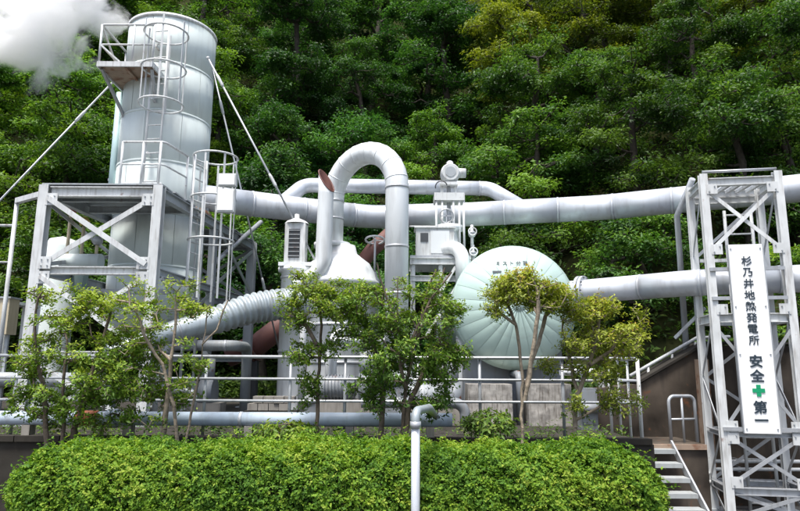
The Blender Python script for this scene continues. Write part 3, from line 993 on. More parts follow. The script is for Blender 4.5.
for i, ch_ in enumerate('ミスト分離'):
    q_ = dome_pt(498 + i * 6.8, 263.5 - .1 * i)
    if q_ is None:
        continue
    me = glyph_mesh(ch_, 0.085, 0.0012, 0.003)
    me.materials.append(MATS['ink_faded'])
    nn = dome_n(q_)
    yv = (up - nn * up.dot(nn)).normalized()
    xv = yv.cross(nn)
    m4 = Matrix((xv, yv, nn)).transposed().to_4x4()
    m4.translation = q_ + nn * .010 - Vector(dtk.location)
    share('character', me, dtk, mat4=m4)
q_ = dome_pt(497, 272)
nn = dome_n(q_)
part('name_plate', MB().bar(q_ + nn * .012 + Vector((-.075, 0, 0)), q_ + nn * .012 + Vector((.075, 0, 0)), .012, .035), 'ink_faded', dtk)

# weathered plinth blocks in front of and under the tank
for a, b, y_, lab in ((468, 512, 10.35, 'pale weathered concrete block under the left of the dome'),
                      (528, 571, 10.35, 'pale weathered concrete block under the right of the dome')):
    pa_, pb_ = P(a, 384, y_), P(b, 384, y_)
    tag(part('concrete_block', MB().box(((pa_.x + pb_.x) / 2, y_ + .25, (TZ + pa_.z) / 2), (pb_.x - pa_.x, .5, pa_.z - TZ)), 'concrete_pale'), lab, 'concrete block', 'blocks under the dome tank')

# low silver pipe from the tank to the right
zC = 2.93
pc = [Vector((2.6, 11.35, zC)), Vector((3.2, 10.9, zC)), Vector((P(700, 287, 9.62).x, 9.62, zC)), Vector((P(800, 284, 9.15).x, 9.15, zC)), Vector((10.5, 7.2, zC))]
pipe('lower_steam_pipe', 'silver clad pipe leaving the dome tank through the lattice tower', pc, 0.205, 'clad', R=2.0, n=28, bands=[.2, .3, .42, .55, .66, .8], flanges=[.085])

# ================================================================== RIGHT TOWER
u_ = Vector((math.cos(math.radians(-10)), math.sin(math.radians(-10)), 0))
v_ = Vector((-u_.y, u_.x, 0))
TWD, TDP = 1.03, 0.72
TFL = Vector((4.56, 9.03, GZ)); TFR = TFL + u_ * TWD; TBL = TFL + v_ * TDP; TBR = TFR + v_ * TDP
TT = 4.43
rt_ = thing('lattice_tower', 'white lattice steel pipe tower carrying the vertical sign', 'steel tower', (5.1, 9.4, GZ))
for v, s_ in ((TFL, .11), (TFR, .11), (TBL, .10), (TBR, .10)):
    lg = part('leg', MB().ibeam(v, hz(v, TT + .06), s_, s_, .016, up=v_), 'white_steel', rt_)
    part('base_plate', MB().box((v.x, v.y, GZ + .014), (.26, .26, .028), math.radians(-10)), 'grey_steel', lg)
levels = [(TT - .07, .12, 'white_steel'), (P(740, 318, 9.0).z, .13, 'white_steel'), (P(740, 434, 9.0).z, .07, 'galv'), (P(740, 491, 9.0).z, .10, 'galv')]
for z, h, mt in levels:
    for a, b in ((TFL, TFR), (TFR, TBR), (TBR, TBL), (TBL, TFL)):
        d = (b - a).normalized() * .07
        part('beam', MB().ibeam(hz(a, z) + d, hz(b, z) - d, .08, h, .012), mt, rt_)
zz_ = P(740, 203, 9.8).z
part('beam', MB().ibeam(hz(TBL, zz_) + u_ * .07, hz(TBR, zz_) - u_ * .07, .08, .11, .012), 'white_steel', rt_)
zz_ = P(720, 262, 9.8).z
part('beam', MB().bar(hz(TBL, zz_) + u_ * .07, hz(TBR, zz_) - u_ * .07, .06, .05), 'white_steel', rt_)
for k in range(5):                                     # roof bars
    t = .3 + k * .145
    a = lerp(hz(TFL, TT - .05), hz(TFR, TT - .05), t); b = lerp(hz(TBL, TT - .05), hz(TBR, TT - .05), t - .06)
    part('roof_bar', MB().bar(a + v_ * .05, b - v_ * .05, .05, .05), 'white_steel', rt_)
part('roof_rail', MB().tube([hz(TFL, TT + .1), hz(TFR, TT + .1)], .022, 6), 'galv', rt_)
zf = [P(740, y_, 9.0).z for y_ in (190, 250, 322, 378, 432, 488, 540)]


def xbr(a, b, z0, z1, wd, mt='galv', both=True, shift=0.0):
    n_ = (b - a).cross(up).normalized()
    d = (b - a).normalized() * .04
    part('brace', MB().bar(hz(a, z0) + d + n_ * (.03 + shift), hz(b, z1) - d + n_ * (.03 + shift), .012, wd), mt, rt_)
    if both:
        part('brace', MB().bar(hz(a, z1) + d - n_ * (.0 - shift), hz(b, z0) - d - n_ * (.0 - shift), .012, wd), mt, rt_)


xbr(TFL, TFR, zf[1], zf[0], .055, 'white_steel')
xbr(TFL, TFR, zf[5] + .05, zf[4] - .05, .05)
xbr(TFL, TFR, max(zf[6], GZ + .05), zf[5] - .06, .05)
xbr(TFL, TFR, zf[4] + .08, zf[2] - .12, .045, both=True)
for a, b in ((TBL, TFL), (TBR, TFR), (TBL, TBR)):
    for i in range(len(zf) - 1):
        z1, z0 = zf[i] - .03, max(zf[i + 1] + .03, GZ + .05)
        if i == 1:
            continue                                   # the pipe passes here
        if i % 2:
            z0, z1 = z1, z0
        xbr(a, b, z0, z1, .045, 'galv', both=False)
for v, sg_ in ((TFL, 1), (TFR, -1)):
    for z in (zf[0], zf[1], levels[1][0] + .12, zf[4] + .08, zf[4] - .08, zf[5] + .08):
        c_ = hz(v, z) + u_ * sg_ * .1 - v_ * .058
        gu = part('gusset', MB().box(c_, (.15, .012, .15), math.radians(-10)), 'white_steel', rt_)
        for bx_ in (-.04, .04):
            q = c_ + u_ * bx_ - v_ * .006 + up * bx_ * sg_
            part('bolt', MB().tube([q, q - v_ * .014], .010, 6), 'grey_steel', gu)
# bent prop leaning on its left
bp0, bp1, bp2 = P(694, 178, 9.7), P(677, 216, 10.3), P(677, 345, 10.3)
part('prop', MB().tube([(bp0.x, 9.75, bp0.z), (bp1.x, 10.3, bp1.z), (bp1.x - .02, 10.3, TZ)], .05, 8), 'galv', rt_)
part('stay', MB().bar(P(675, 338, 10.2), P(705, 308, 9.8), .03, .05), 'white_steel', rt_)
# ladder inside the tower
il = thing('inner_ladder', 'white ladder standing inside the lattice tower behind the sign', 'ladder', (5.2, 9.55, GZ))
la_, lb_ = P(741, 460, 9.45), P(767, 460, 9.45)
ladder(il, Vector(((la_.x + lb_.x) / 2, 9.28, 0)), u_, GZ, 4.0, lb_.x - la_.x, .024, .3)

# vertical sign
s_tl, s_tr, s_br, s_bl = P(733, 245, 8.86), P(762, 243.5, 8.83), P(776, 433, 8.83), P(743, 434, 8.86)
sw = .455
scx = (s_tl.x + s_tr.x + s_br.x + s_bl.x) / 4
sy_ = 9.03 + (scx - TFL.x) * u_.y / u_.x - .105
zt_, zb_ = P(747, 244.5, sy_).z, P(759, 433.5, sy_).z
sg = thing('safety_sign', 'tall white signboard with vertical Japanese lettering and green cross', 'sign', (scx, sy_, zb_))
part('board', MB().box((scx, sy_, (zt_ + zb_) / 2), (sw, .022, zt_ - zb_), math.radians(-10)), 'sign_white', sg)
for z in (zt_ - .35, (zt_ + zb_) / 2 + .55, zb_ + .05):
    part('batten', MB().box((scx + .02, sy_ + .035, z), (1.0, .04, .05), math.radians(-10)), 'galv', sg)
for sxx in (-1, 1):
    part('edge_strip', MB().bar(Vector((scx, sy_, zb_)) + u_ * sxx * (sw / 2 + .007), Vector((scx, sy_, zt_)) + u_ * sxx * (sw / 2 + .007), .034, .014, up=u_), 'galv', sg)
    for z in (zt_ - .06, zt_ - .9, (zt_ + zb_) / 2 - .25, zb_ + .06):
        q = Vector((scx, sy_, z)) + u_ * sxx * (sw / 2 - .03) + Vector((u_.y, -u_.x, 0)) * .011
        part('bolt', MB().tube([q, q + Vector((u_.y, -u_.x, 0)) * .012], .011, 8), 'galv', sg)
rotm = Matrix.Rotation(math.radians(-10), 4, 'Z') @ Matrix.Rotation(PI / 2, 4, 'X')


def put_char(ch_, py_, size, bold, mat='ink'):
    z = P(lerp(747.5, 759.5, (py_ - 245) / 188.), py_, sy_).z
    me = glyph_mesh(ch_, size, bold)
    me.materials.append(MATS[mat])
    m4 = rotm.copy()
    m4.translation = Vector((scx, sy_, z)) + Vector((u_.y, -u_.x, 0)) * .016 - Vector(sg.location)
    share('character', me, sg, mat4=m4)


for i, ch_ in enumerate('杉乃井地熱発電所'):
    put_char(ch_, 261 + i * 11.3, .142, .0018)
for ch_, y_ in (('安', 361), ('全', 375.5), ('第', 407), ('一', 420)):
    put_char(ch_, y_, .178, .0045)
cz = P(756, 390.5, sy_).z
cr = MB()
nf = Vector((u_.y, -u_.x, 0))
cpos = Vector((scx, sy_, cz)) + nf * .016
part('green_cross', MB().bar(cpos - u_ * .08, cpos + u_ * .08, .01, .056).bar(cpos + up * .030, cpos + up * .08, .01, .056, up=u_).bar(cpos - up * .08, cpos - up * .030, .01, .056, up=u_), 'green_mark', sg)

# ------------------------------------------------------------------ wall, stair, handrail on the right
wl_ = thing('retaining_wall', 'dark stained concrete retaining wall with sloping top behind the stair', 'wall', (4.6, 10.1, GZ))
wa, wb = P(640, 384, 10.0), P(704, 345, 10.0)
prof_ = [(3.05, GZ), (15.0, GZ), (15.0, wb.z), (wb.x, wb.z), (wa.x, wa.z), (3.05, wa.z - .08)]
mb = MB()
nP = len(prof_)
vv = [(x, 10.0, z) for x, z in prof_] + [(x, 10.4, z) for x, z in prof_]
mb.add(vv, [tuple(range(nP)), tuple(reversed(range(nP, 2 * nP)))] + [(i, nP + i, nP + (i + 1) % nP, (i + 1) % nP) for i in range(nP)])
part('wall_body', mb, 'old_wall', wl_)
part('wall_cap', MB().bar((wa.x - .05, 10.18, wa.z + .02), (wb.x, 10.18, wb.z + .025), .46, .035), 'terrace_concrete', wl_)
part('wall_cap', MB().bar((wb.x + .01, 10.18, wb.z + .036), (15, 10.18, wb.z + .036), .46, .035), 'terrace_concrete', wl_)
part('pilaster', MB().box((P(707, 430, 9.93).x, 9.94, (GZ + 1.75) / 2), (.16, .14, 1.75 - GZ)), 'rust_under', wl_, 'rusty upright strip on the wall')
# low wall and landing
ld = thing('stair_landing', 'concrete landing between the steel stair and the dark wall', 'landing', (3.95, 9.5, GZ))
part('slab', MB().box((3.72, 9.5, (GZ + .56) / 2), (1.15, .98, .56 - GZ)), 'old_wall', ld)
part('edge_strip', MB().box((3.72, 8.99, .53), (1.12, .04, .07)), 'rust_under', ld)

st = thing('steel_stair', 'open steel stair with pale treads at the right end of the hedge', 'stair', (3.6, 8.5, GZ))
sx0 = P(648, 450, 8.95).x - .32
sx1 = P(672, 450, 8.95).x
for i in range(7):
    z, y = .50 - .155 * i, 8.92 - .19 * i
    if z < GZ:
        break
    part('tread', MB().box(((sx0 + sx1) / 2, y, z), (sx1 - sx0 - .02, .19, .03)).box(((sx0 + sx1) / 2, y - .105, z - .012), (sx1 - sx0 - .02, .018, .055)), 'tread', st)
sl0, sl1 = Vector((0, 9.02, .58)), Vector((0, 7.72, GZ + .02))
for xx in (sx0 - .02, sx1 + .02):
    part('stringer', MB().bar(Vector((xx, sl0.y, sl0.z)), Vector((xx, sl1.y, sl1.z)), .025, .10), 'galv', st)
hr = thing('stair_handrail', 'small grey hoop handrail standing on the stair landing', 'handrail', (3.9, 9.2, .56))
h0, h1, ht_ = P(671, 437, 9.2), P(697, 437, 9.3), P(684, 396, 9.25).z
part('hoop', MB().tube(fillet([Vector((h0.x, 9.2, .56)), Vector((h0.x, 9.2, ht_)), Vector((h1.x, 9.3, ht_)), Vector((h1.x, 9.3, .56))], .09, 5), .024, 8), 'galv', hr)
part('upright', MB().tube([((h0.x + h1.x) / 2, 9.25, .56), ((h0.x + h1.x) / 2, 9.25, ht_ - .01)], .018, 8), 'galv', hr)
part('mid_rail', MB().tube([(h0.x, 9.2, lerp(.56, ht_, .5)), (h1.x, 9.3, lerp(.56, ht_, .5))], .016, 8), 'galv', hr)
for i, (y_, lab) in enumerate(((461, 'thin white pipe along the dark wall, the upper of two'), (469, 'thin white pipe along the dark wall, the lower of two'))):
    z = P(740, y_, 9.9).z
    xs_ = P(684 + i * 2, y_, 9.9).x
    o = thing('thin_pipe', lab, 'pipe', (xs_, 9.93, z), 'thin pipes on the dark wall')
    part('pipe_run', MB().tube(fillet([Vector((xs_, 9.7, z - .16)), Vector((xs_ + .28, 9.7, z - .16)), Vector((xs_ + .28, 9.88, z)), Vector((11, 9.88, z))], .05, 3), .028, 8), 'white_steel', o)
    for xx in (xs_ + .8, xs_ + 2.2):
        part('clip', MB().box((xx, 9.94, z), (.04, .13, .08)), 'galv', o)
# slope handrail along wall top
o = thing('slope_rail', 'thin pale handrail running down the sloping wall top', 'handrail', (wa.x, 10.2, wa.z + .06))
ra, rb = P(600, 400, 10.2), P(702, 338, 10.2)
part('rail', MB().tube([P(630, 376, 10.2), P(697, 341, 10.2) + up * .05, P(730, 340, 10.2) + up * .05], .028, 8), 'white_steel', o)
for px_ in (648, 672, 695):
    c = P(px_, lerp(376, 341, (px_ - 630) / 67.), 10.2)
    part('post', MB().tube([(c.x, 10.2, c.z - .32), c], .022, 6), 'white_steel', o)

# ================================================================== FRONT RAILING
RY = 8.28
fr = thing('guard_railing', 'white three bar guard railing along the terrace edge behind the shrubs', 'railing', (-1.5, RY, TZ))
xr = P(636, 353, RY).x
xl = -8.6
rz = [P(300, 357, RY).z, P(300, 379, RY).z, P(300, 401, RY).z]
endp = Vector((xr, RY + 1.15, 0))
for i, z in enumerate(rz):
    part('top_rail' if i == 0 else 'mid_rail', MB().tube(fillet([Vector((xl, RY, z)), Vector((xr, RY, z)), Vector((xr + .02, RY + 1.15, z))], .06, 4), .022 if i == 0 else .017, 8), 'galv', fr)
for px_ in (-150, -60, 15, 105, 205, 290, 345, 418, 480, 563):
    x = P(px_, 380, RY).x
    part('post', MB().tube([(x, RY + .03, TZ), (x, RY + .03, rz[0])], .021, 8), 'galv', fr)
for dy_, s_ in ((0, .03), (.38, .02), (.76, .02), (1.15, .026)):
    part('post', MB().tube([(xr + .01, RY + dy_, TZ), (xr + .01, RY + dy_, rz[0])], s_ * .85, 8), 'white_steel', fr)

# blue grey pipe along the terrace edge
BY = 8.06
zb2 = P(240, 419, BY).z
bpz = pipe('terrace_pipe', 'blue grey pipe lying along the terrace edge behind the hedge', [Vector((-8.8, BY, zb2)), Vector((P(452, 419, BY).x, BY, zb2))], .086, 'blue_pipe',
           bands=[.15, .35, .72], flanges=[.30, .55])
for px_ in (30, 130, 250, 350, 430):
    x = P(px_, 419, BY).x
    part('cradle', MB().box((x, BY - .01, (TZ + .07 + zb2 - .08) / 2), (.1, .14, zb2 - .08 - TZ - .07)), 'concrete', bpz)
ox = P(78, 416, BY).x; ox2 = P(99, 416, BY).x
part('primer_section', MB().tube([(ox, BY, zb2), (ox2, BY, zb2)], .094, 16), 'orange', bpz, 'orange rust primed length')

# goose neck pipe in front of the hedge
gx = P(415.5, 470, 5.36).x
gz = P(417, 411, 5.36).z
gn = thing('gooseneck_pipe', 'slim white standpipe with grey bent top in the gap of the hedge', 'pipe', (gx, 5.36, GZ))
gp = fillet([Vector((gx, 5.36, GZ)), Vector((gx, 5.36, gz)), Vector((gx + .13, 5.75, gz)), Vector((P(436, 412, 7.95).x, 7.95, zb2 + .05))], .075, 8)
part('pipe_run', MB().tube([gp[0], Vector((gx, 5.36, gz - .11))], .036, 14), 'clad', gn)
part('collar', MB().tube([(gx, 5.36, gz - .14), (gx, 5.36, gz - .085)], .046, 14), 'galv', gn)
part('bent_top', MB().tube([Vector((gx, 5.36, gz - .10))] + gp[1:], .037, 14), 'duct', gn)

# ================================================================== plant clutter behind the railing
def motor_pump(label, px_, py_, Y, L_, r_, mat):
    c = P(px_, py_, Y)
    o = thing('pump', label, 'pump', (c.x, Y, TZ), 'pumps behind the railing')
    part('motor', MB().tube([(c.x - L_ * .5, Y, c.z), (c.x - L_ * .46, Y, c.z), (c.x + .05, Y, c.z)], [r_ * .8, r_, r_], 18), mat, o)
    for k in range(8):
        x = c.x - L_ * .4 + k * L_ * .05
        part('fin', MB().tube([(x - .006, Y, c.z), (x + .006, Y, c.z)], r_ * 1.12, 18), mat, o)
    part('casing', MB().tube([(c.x + .12, Y, c.z), (c.x + L_ * .3, Y, c.z)], r_ * 1.25, 18), 'machine', o)
    part('shaft', MB().tube([(c.x + .05, Y, c.z), (c.x + .12, Y, c.z)], r_ * .3, 10), 'dark_metal', o)
    part('outlet', MB().tube([(c.x + L_ * .2, Y, c.z + r_), (c.x + L_ * .2, Y, c.z + r_ * 3)], r_ * .5, 12), 'machine', o)
    part('base_frame', MB().box((c.x - .05, Y, (TZ + c.z - r_ * .9) / 2), (L_ * .95, r_ * 2, c.z - r_ * .9 - TZ)), 'concrete', o)


motor_pump('grey pump left of the rear tower post', 195, 392, 11.5, 1.2, .2, 'machine')
motor_pump('grey pump beneath the arch pipe', 352, 388, 10.6, 1.1, .2, 'machine')
motor_pump('grey pump below the valve platform', 440, 396, 10.6, 1.1, .19, 'grey_steel')

pipe('low_pipe', 'grey pipe at knee height behind the railing on the left', [Vector((-9.5, 11.4, 1.35)), Vector((-5.2, 11.4, 1.35)), Vector((-5.2, 11.4, TZ))], .13, 'grey_steel', bands=[.3, .6])
pipe('low_pipe', 'grey pipe running behind the railing below the ribbed duct', [Vector((-4.3, 11.6, TZ)), Vector((-4.3, 11.6, 1.98)), Vector((-3.05, 11.6, 1.98)), Vector((-3.05, 12.6, 1.98)), Vector((-3.05, 12.6, TZ))], .10, 'grey_steel', bands=[.5])
pipe('low_pipe', 'pale pipe standing behind the railing beside the rear tower post', [Vector((-1.15, 10.9, TZ)), Vector((-1.15, 10.9, 2.2)), Vector((-.55, 11.3, 2.2)), Vector((-.55, 11.3, TZ))], .07, 'clad_white')
pipe('low_pipe', 'white pipe dropping beside the white drum', [Vector((P(303, 340, 10.9).x, 10.9, TZ)), Vector((P(303, 340, 10.9).x, 10.9, 2.35)), Vector((P(303, 340, 10.9).x + .1, 11.6, 2.35))], .06, 'white_steel')
pipe('low_pipe', 'thin white pipe dropping left of the arch pipe', [Vector((P(329, 340, 10.7).x, 10.7, TZ)), Vector((P(329, 340, 10.7).x, 10.7, 2.05)), Vector((ur.x - .1, 11.1, 2.05))], .055, 'white_steel')

ub = thing('pipe_base', 'dark machine block under the right leg of the arch pipe', 'machine block', (ur.x, 11.1, TZ))
part('block', MB().box((ur.x, 11.15, (TZ + zend - .06) / 2), (.75, .75, zend - .06 - TZ)), 'machine', ub)
part('rim', MB().box((ur.x, 11.15, zend - .09), (.82, .82, .04)), 'grey_steel', ub)

lwv = thing('low_block_wall', 'low stone block kerb behind the railing right of the rear tower post', 'wall', (P(266, 400, 10.4).x, 10.4, TZ))
for r_ in range(2):
    for k in range(4):
        x = P(254, 400, 10.4).x + k * .17 + (.08 if r_ else 0)
        part('block', MB().box((x, 10.4 + .012 * ((k * 7 + r_) % 3), TZ + .28 + r_ * .115), (.16, .2, .105)), 'concrete', lwv)
part('footing', MB().box((P(254, 400, 10.4).x + .29, 10.42, TZ + .11), (.85, .26, .22)), 'terrace_concrete', lwv)

# left-hand vessels seen inside and beside the tower
hv = P(66, 255, 12.9)
o = thing('side_vessel', 'short dull green upright vessel inside the steel frame left of the tall vessel', 'vessel', (hv.x, 12.9, TZ))
part('shell', MB().lathe([(0.30, 0), (.33, .3), (.33, hv.z - TZ + .15), (.25, hv.z - TZ + .32), (0, hv.z - TZ + .4)], (hv.x - .1, 12.9, TZ), n=24), 'sage', o)
part('band', MB().lathe([(.33, -.03), (.345, -.03), (.345, .03), (.33, .03)], (hv.x - .1, 12.9, TZ + 1.9), n=24), 'galv', o)
hv2 = P(90, 262, 11.3)
o = thing('valve_manifold', 'greenish pipe manifold with valves between the frame cross braces', 'manifold', (hv2.x, 11.0, ZM + .07))
part('header', MB().tube([(hv2.x - .35, 11.0, ZM + .32), (hv2.x + .35, 11.0, ZM + .32)], .14, 16), 'sage', o)
part('stool', MB().box((hv2.x, 11.0, ZM - .02), (.2, .2, .4)), 'sage_dark', o)
for dx_, mt, h in ((-.28, 'red_valve', .95), (-.02, 'yellow_valve', .75), (.25, 'galv', .4)):
    part('riser', MB().tube([(hv2.x + dx_, 11.0, ZM + .32), (hv2.x + dx_, 11.0, ZM + .3 + h)], .03, 8), 'beige', o)
    part('valve_head', MB().lathe([(.05, -.08), (.09, -.03), (.09, .03), (.05, .08)], (hv2.x + dx_, 11.0, ZM + .3 + h), n=14), mt, o)
part('shelf_beam', MB().bar((A1.x + .3, 11.0, ZM - .22), (A2.x - .02, 11.0, ZM - .22), .1, .08), 'grey_steel', o)

# walkway at the far left edge
wk = thing('side_walkway', 'white railed walkway at the left edge of the view', 'walkway', (-8.4, 12.2, TZ))
wz = P(8, 300, 12.2).z
wzt = P(8, 226, 12.2).z
xw0, xw1 = -11.0, P(18, 226, 12.2).x
part('deck', MB().box(((xw0 + xw1) / 2, 12.6, wz - .03), (xw1 - xw0, 1.0, .06)), 'galv', wk)
part('top_rail', MB().tube([(xw0, 12.15, wzt), (xw1, 12.15, wzt)], .026, 8), 'white_steel', wk)
part('mid_rail', MB().tube([(xw0, 12.15, (wz + wzt) / 2), (xw1, 12.15, (wz + wzt) / 2)], .02, 8), 'white_steel', wk)
for k in range(5):
    x = xw1 - .05 - k * .62
    part('post', MB().tube([(x, 12.15, wz - .02), (x, 12.15, wzt)], .026, 8), 'white_steel', wk)
for x in (xw1 - .1, xw1 - 1.6, xw0 + .3):
    part('leg', MB().bar((x, 12.3, TZ), (x, 12.3, wz - .06), .1, .1), 'white_steel', wk)
    part('leg', MB().bar((x, 12.95, TZ), (x, 12.95, wz - .06), .1, .1), 'white_steel', wk)
part('brace', MB().bar((xw1 - 1.6, 12.2, TZ + .3), (xw1 - .1, 12.2, TZ + 1.1), .03, .05), 'white_steel', wk)
bc = P(4, 312, 11.3)
o = thing('beige_cabinet', 'beige cabinet below the walkway at the left edge', 'cabinet', (bc.x - .1, 11.5, TZ))
bz0, bz1 = P(4, 334, 11.3).z, P(4, 298, 11.3).z
part('case', MB().box((bc.x - .16, 11.5, (bz0 + bz1) / 2), (.42, .3, bz1 - bz0)), 'beige', o)
part('roof', MB().box((bc.x - .16, 11.5, bz1 + .015), (.48, .36, .03)), 'grey_steel', o)
for sx_ in (-.15, .15):
    part('leg', MB().bar((bc.x - .16 + sx_, 11.5, TZ), (bc.x - .16 + sx_, 11.5, bz0), .05, .05), 'grey_steel', o)

# pipes and fittings behind the railing, centre to right
pipe('drain_pipe', 'pale pipe leaving the tank foot towards the railing corner', [P(560, 372, 10.2), P(600, 372, 10.2), Vector((P(603, 372, 10.2).x, 10.2, TZ))], .055, 'clad_white', R=.1)
pipe('drain_pipe', 'dark pipe low behind the railing right of the concrete blocks', [Vector((2.75, 9.75, 1.0)), Vector((3.06, 9.75, 1.0))], .07, 'machine')
pipe('drain_pipe', 'grey pipe standing between the two concrete blocks', [Vector((P(520, 400, 10.5).x, 10.5, TZ)), Vector((P(520, 400, 10.5).x, 10.5, 1.5)), Vector((P(520, 400, 10.5).x, 11.2, 1.5))], .06, 'machine')
pipe('drain_pipe', 'dark pipe crossing behind the bushy tree to the left concrete block', [Vector((-.6, 10.1, 1.05)), Vector((P(465, 400, 10.1).x, 10.1, 1.05)), Vector((P(465, 400, 10.1).x, 10.1, TZ))], .085, 'machine', bands=[.3, .6])
pipe('drain_pipe', 'pale grey pipe crossing low under the ribbed duct', [Vector((-4.9, 10.55, TZ)), Vector((-4.9, 10.55, 1.2)), Vector((-3.4, 10.55, 1.2)), Vector((-3.4, 10.55, TZ))], .055, 'galv', R=.12)
for i, (px_, py_, lab) in enumerate(((586, 392, 'dark junction cabinet behind the railing right of the dome tank'), (612, 396, 'squat grey cabinet at the railing corner'))):
    c = P(px_, py_, 9.9 + i * .3)
    o = thing('floor_cabinet', lab, 'cabinet', (c.x, c.y, TZ))
    hgt = .62 - .2 * i
    part('case', MB().box((c.x, c.y, TZ + hgt / 2), (.26, .24, hgt)), 'machine', o)
    part('door', MB().box((c.x, c.y - .126, TZ + hgt / 2 + .02), (.21, .012, hgt * .8)), 'grey_steel' if i else 'machine', o)
    part('handle', MB().bar((c.x + .07, c.y - .14, TZ + hgt * .5), (c.x + .07, c.y - .14, TZ + hgt * .62), .015, .015), 'galv', o)
    part('conduit', MB().tube(fillet([Vector((c.x - .05, c.y, TZ + hgt - .02)), Vector((c.x - .05, c.y, TZ + hgt + .35)), Vector((c.x - .05, c.y + .8, TZ + hgt + .35))], .08, 4), .018, 6), 'galv', o)

# ================================================================== VEGETATION
def leaf_mesh(name, c, nrm, dirv, L, W, tint, mat):
    """c, nrm, dirv: (n,3); L, W, tint: (n,) -> folded two-triangle leaves"""
    n = len(c)
    dirv = dirv - nrm * np.sum(dirv * nrm, 1, keepdims=True)
    dirv /= np.linalg.norm(dirv, axis=1, keepdims=True) + 1e-9
    side = np.cross(nrm, dirv)
    v = np.empty((n, 4, 3))
    v[:, 0] = c
    v[:, 1] = c + dirv * (L * .48)[:, None] + side * (W * .5)[:, None] + nrm * (W * .16)[:, None]
    v[:, 2] = c + dirv * L[:, None] - nrm * (L * .12)[:, None]
    v[:, 3] = c + dirv * (L * .48)[:, None] - side * (W * .5)[:, None] + nrm * (W * .16)[:, None]
    base = np.arange(n)[:, None] * 4
    tri = np.concatenate([base + np.array([[0, 2, 1]]), base + np.array([[0, 3, 2]])], 1).reshape(-1)
    me = bpy.data.meshes.new(name)
    me.vertices.add(n * 4)
    me.vertices.foreach_set('co', v.astype(np.float32).ravel())
    me.loops.add(n * 6)
    me.loops.foreach_set('vertex_index', tri.astype(np.int32))
    me.polygons.add(n * 2)
    me.polygons.foreach_set('loop_start', np.arange(n * 2, dtype=np.int32) * 3)
    me.polygons.foreach_set('loop_total', np.full(n * 2, 3, dtype=np.int32))
    me.update(calc_edges=True)
    at = me.attributes.new('tint', 'FLOAT', 'POINT')
    at.data.foreach_set('value', np.repeat(np.clip(tint, 0, 1), 4).astype(np.float32))
    me.materials.append(MATS[mat])
    return me


def unit(a):
    return a / (np.linalg.norm(a, axis=-1, keepdims=True) + 1e-9)


def rosettes(tips, axes, per, spread, L0, L1, wr, tint0, rng, droop=0.25, jit=0.02):
    """a whorl of leaves at each tip"""
    n = len(tips)
    ax = unit(axes)
    ref = np.where(np.abs(ax[:, 2:3]) > .9, np.array([[1., 0, 0]]), np.array([[0, 0, 1.]]))
    e1 = unit(np.cross(ax, ref)); e2 = np.cross(ax, e1)
    C, Nn, D, Ls, Ws, T = [], [], [], [], [], []
    for k in range(per):
        a = 2 * PI * k / per + rng.uniform(0, .9, n)
        out = e1 * np.cos(a)[:, None] + e2 * np.sin(a)[:, None]
        lift = rng.uniform(-droop, .8, n)[:, None]
        d = unit(out + ax * lift)
        nr = unit(ax - d * np.sum(ax * d, 1, keepdims=True) + rng.normal(0, .22, (n, 3)))
        C.append(tips + rng.normal(0, jit, (n, 3)) + d * spread)
        Nn.append(nr); D.append(d)
        l = rng.uniform(L0, L1, n)
        Ls.append(l); Ws.append(l * wr * rng.uniform(.8, 1.2, n))
        T.append(tint0 + rng.normal(0, .10, n))
    return [np.concatenate(x) for x in (C, Nn, D, Ls, Ws, T)]


def skeleton(trunks, tips, rng, r_tip, power=2.3, rmax=None, sag=.08):
    """grow twigs from trunk polylines to every tip; returns nodes, parents, radii"""
    nodes, par = [], []
    for tr, join in trunks:
        for i, p in enumerate(tr):
            nodes.append(np.array(p, float))
            if i == 0:
                par.append(-1 if join is None else join)
            else:
                par.append(len(nodes) - 2)
    cap = 9000
    arr = np.zeros((cap, 3)); m = len(nodes); arr[:m] = nodes
    d0 = np.array([np.min(np.linalg.norm(arr[:m] - t, axis=1)) for t in tips])
    for ti in np.argsort(d0):
        t = tips[ti]
        dv = t - arr[:m]
        dist = np.linalg.norm(dv, axis=1)
        cost = dist + .9 * np.maximum(0, -dv[:, 2] + .1 * dist)
        i = int(np.argmin(cost))
        L = dist[i]
        k = 2 if L > .25 else 1
        prev = i
        for j in range(1, k + 1):
            f = j / k
            q = arr[i] + (t - arr[i]) * f
            if j < k:
                q = q + rng.normal(0, L * .10, 3) + np.array([0, 0, -sag * L])
            arr[m] = q; par.append(prev); prev = m; m += 1
            if m >= cap - 2:
                break
        if m >= cap - 2:
            break
    cnt = np.zeros(m)
    has = np.zeros(m, bool)
    for i in range(m):
        if par[i] >= 0: has[par[i]] = True
    cnt[~has] = 1
    cnt[[k for k in range(len(nodes)) if not has[k]]] = 12
    for i in range(m - 1, -1, -1):
        if par[i] >= 0 and par[i] < i:
            cnt[par[i]] += cnt[i]
    rad = r_tip * np.maximum(cnt, 1) ** (1 / power)
    if rmax: rad = np.minimum(rad, rmax)
    return arr[:m], par, rad


def twig_mesh(nodes, par, rad, n=5):
    mb = MB()
    for i, p in enumerate(par):
        if p < 0: continue
        a, b = Vector(nodes[p]), Vector(nodes[i])
        if (b - a).length < 1e-4: continue
        d, s, u = frame_of(b - a)
        ra = min(rad[p], rad[i] * 1.5)
        rb = rad[i]
        vs = []
        nn_ = n if rad[i] < .02 else n + 3
        for c, r_ in ((a, ra), (b, rb)):
            for k in range(nn_):
                t = 2 * PI * k / nn_
                vs.append(c + (s * math.cos(t) + u * math.sin(t)) * r_)
        mb.add(vs, [(k, (k + 1) % nn_, nn_ + (k + 1) % nn_, nn_ + k) for k in range(nn_)], True)
    return mb


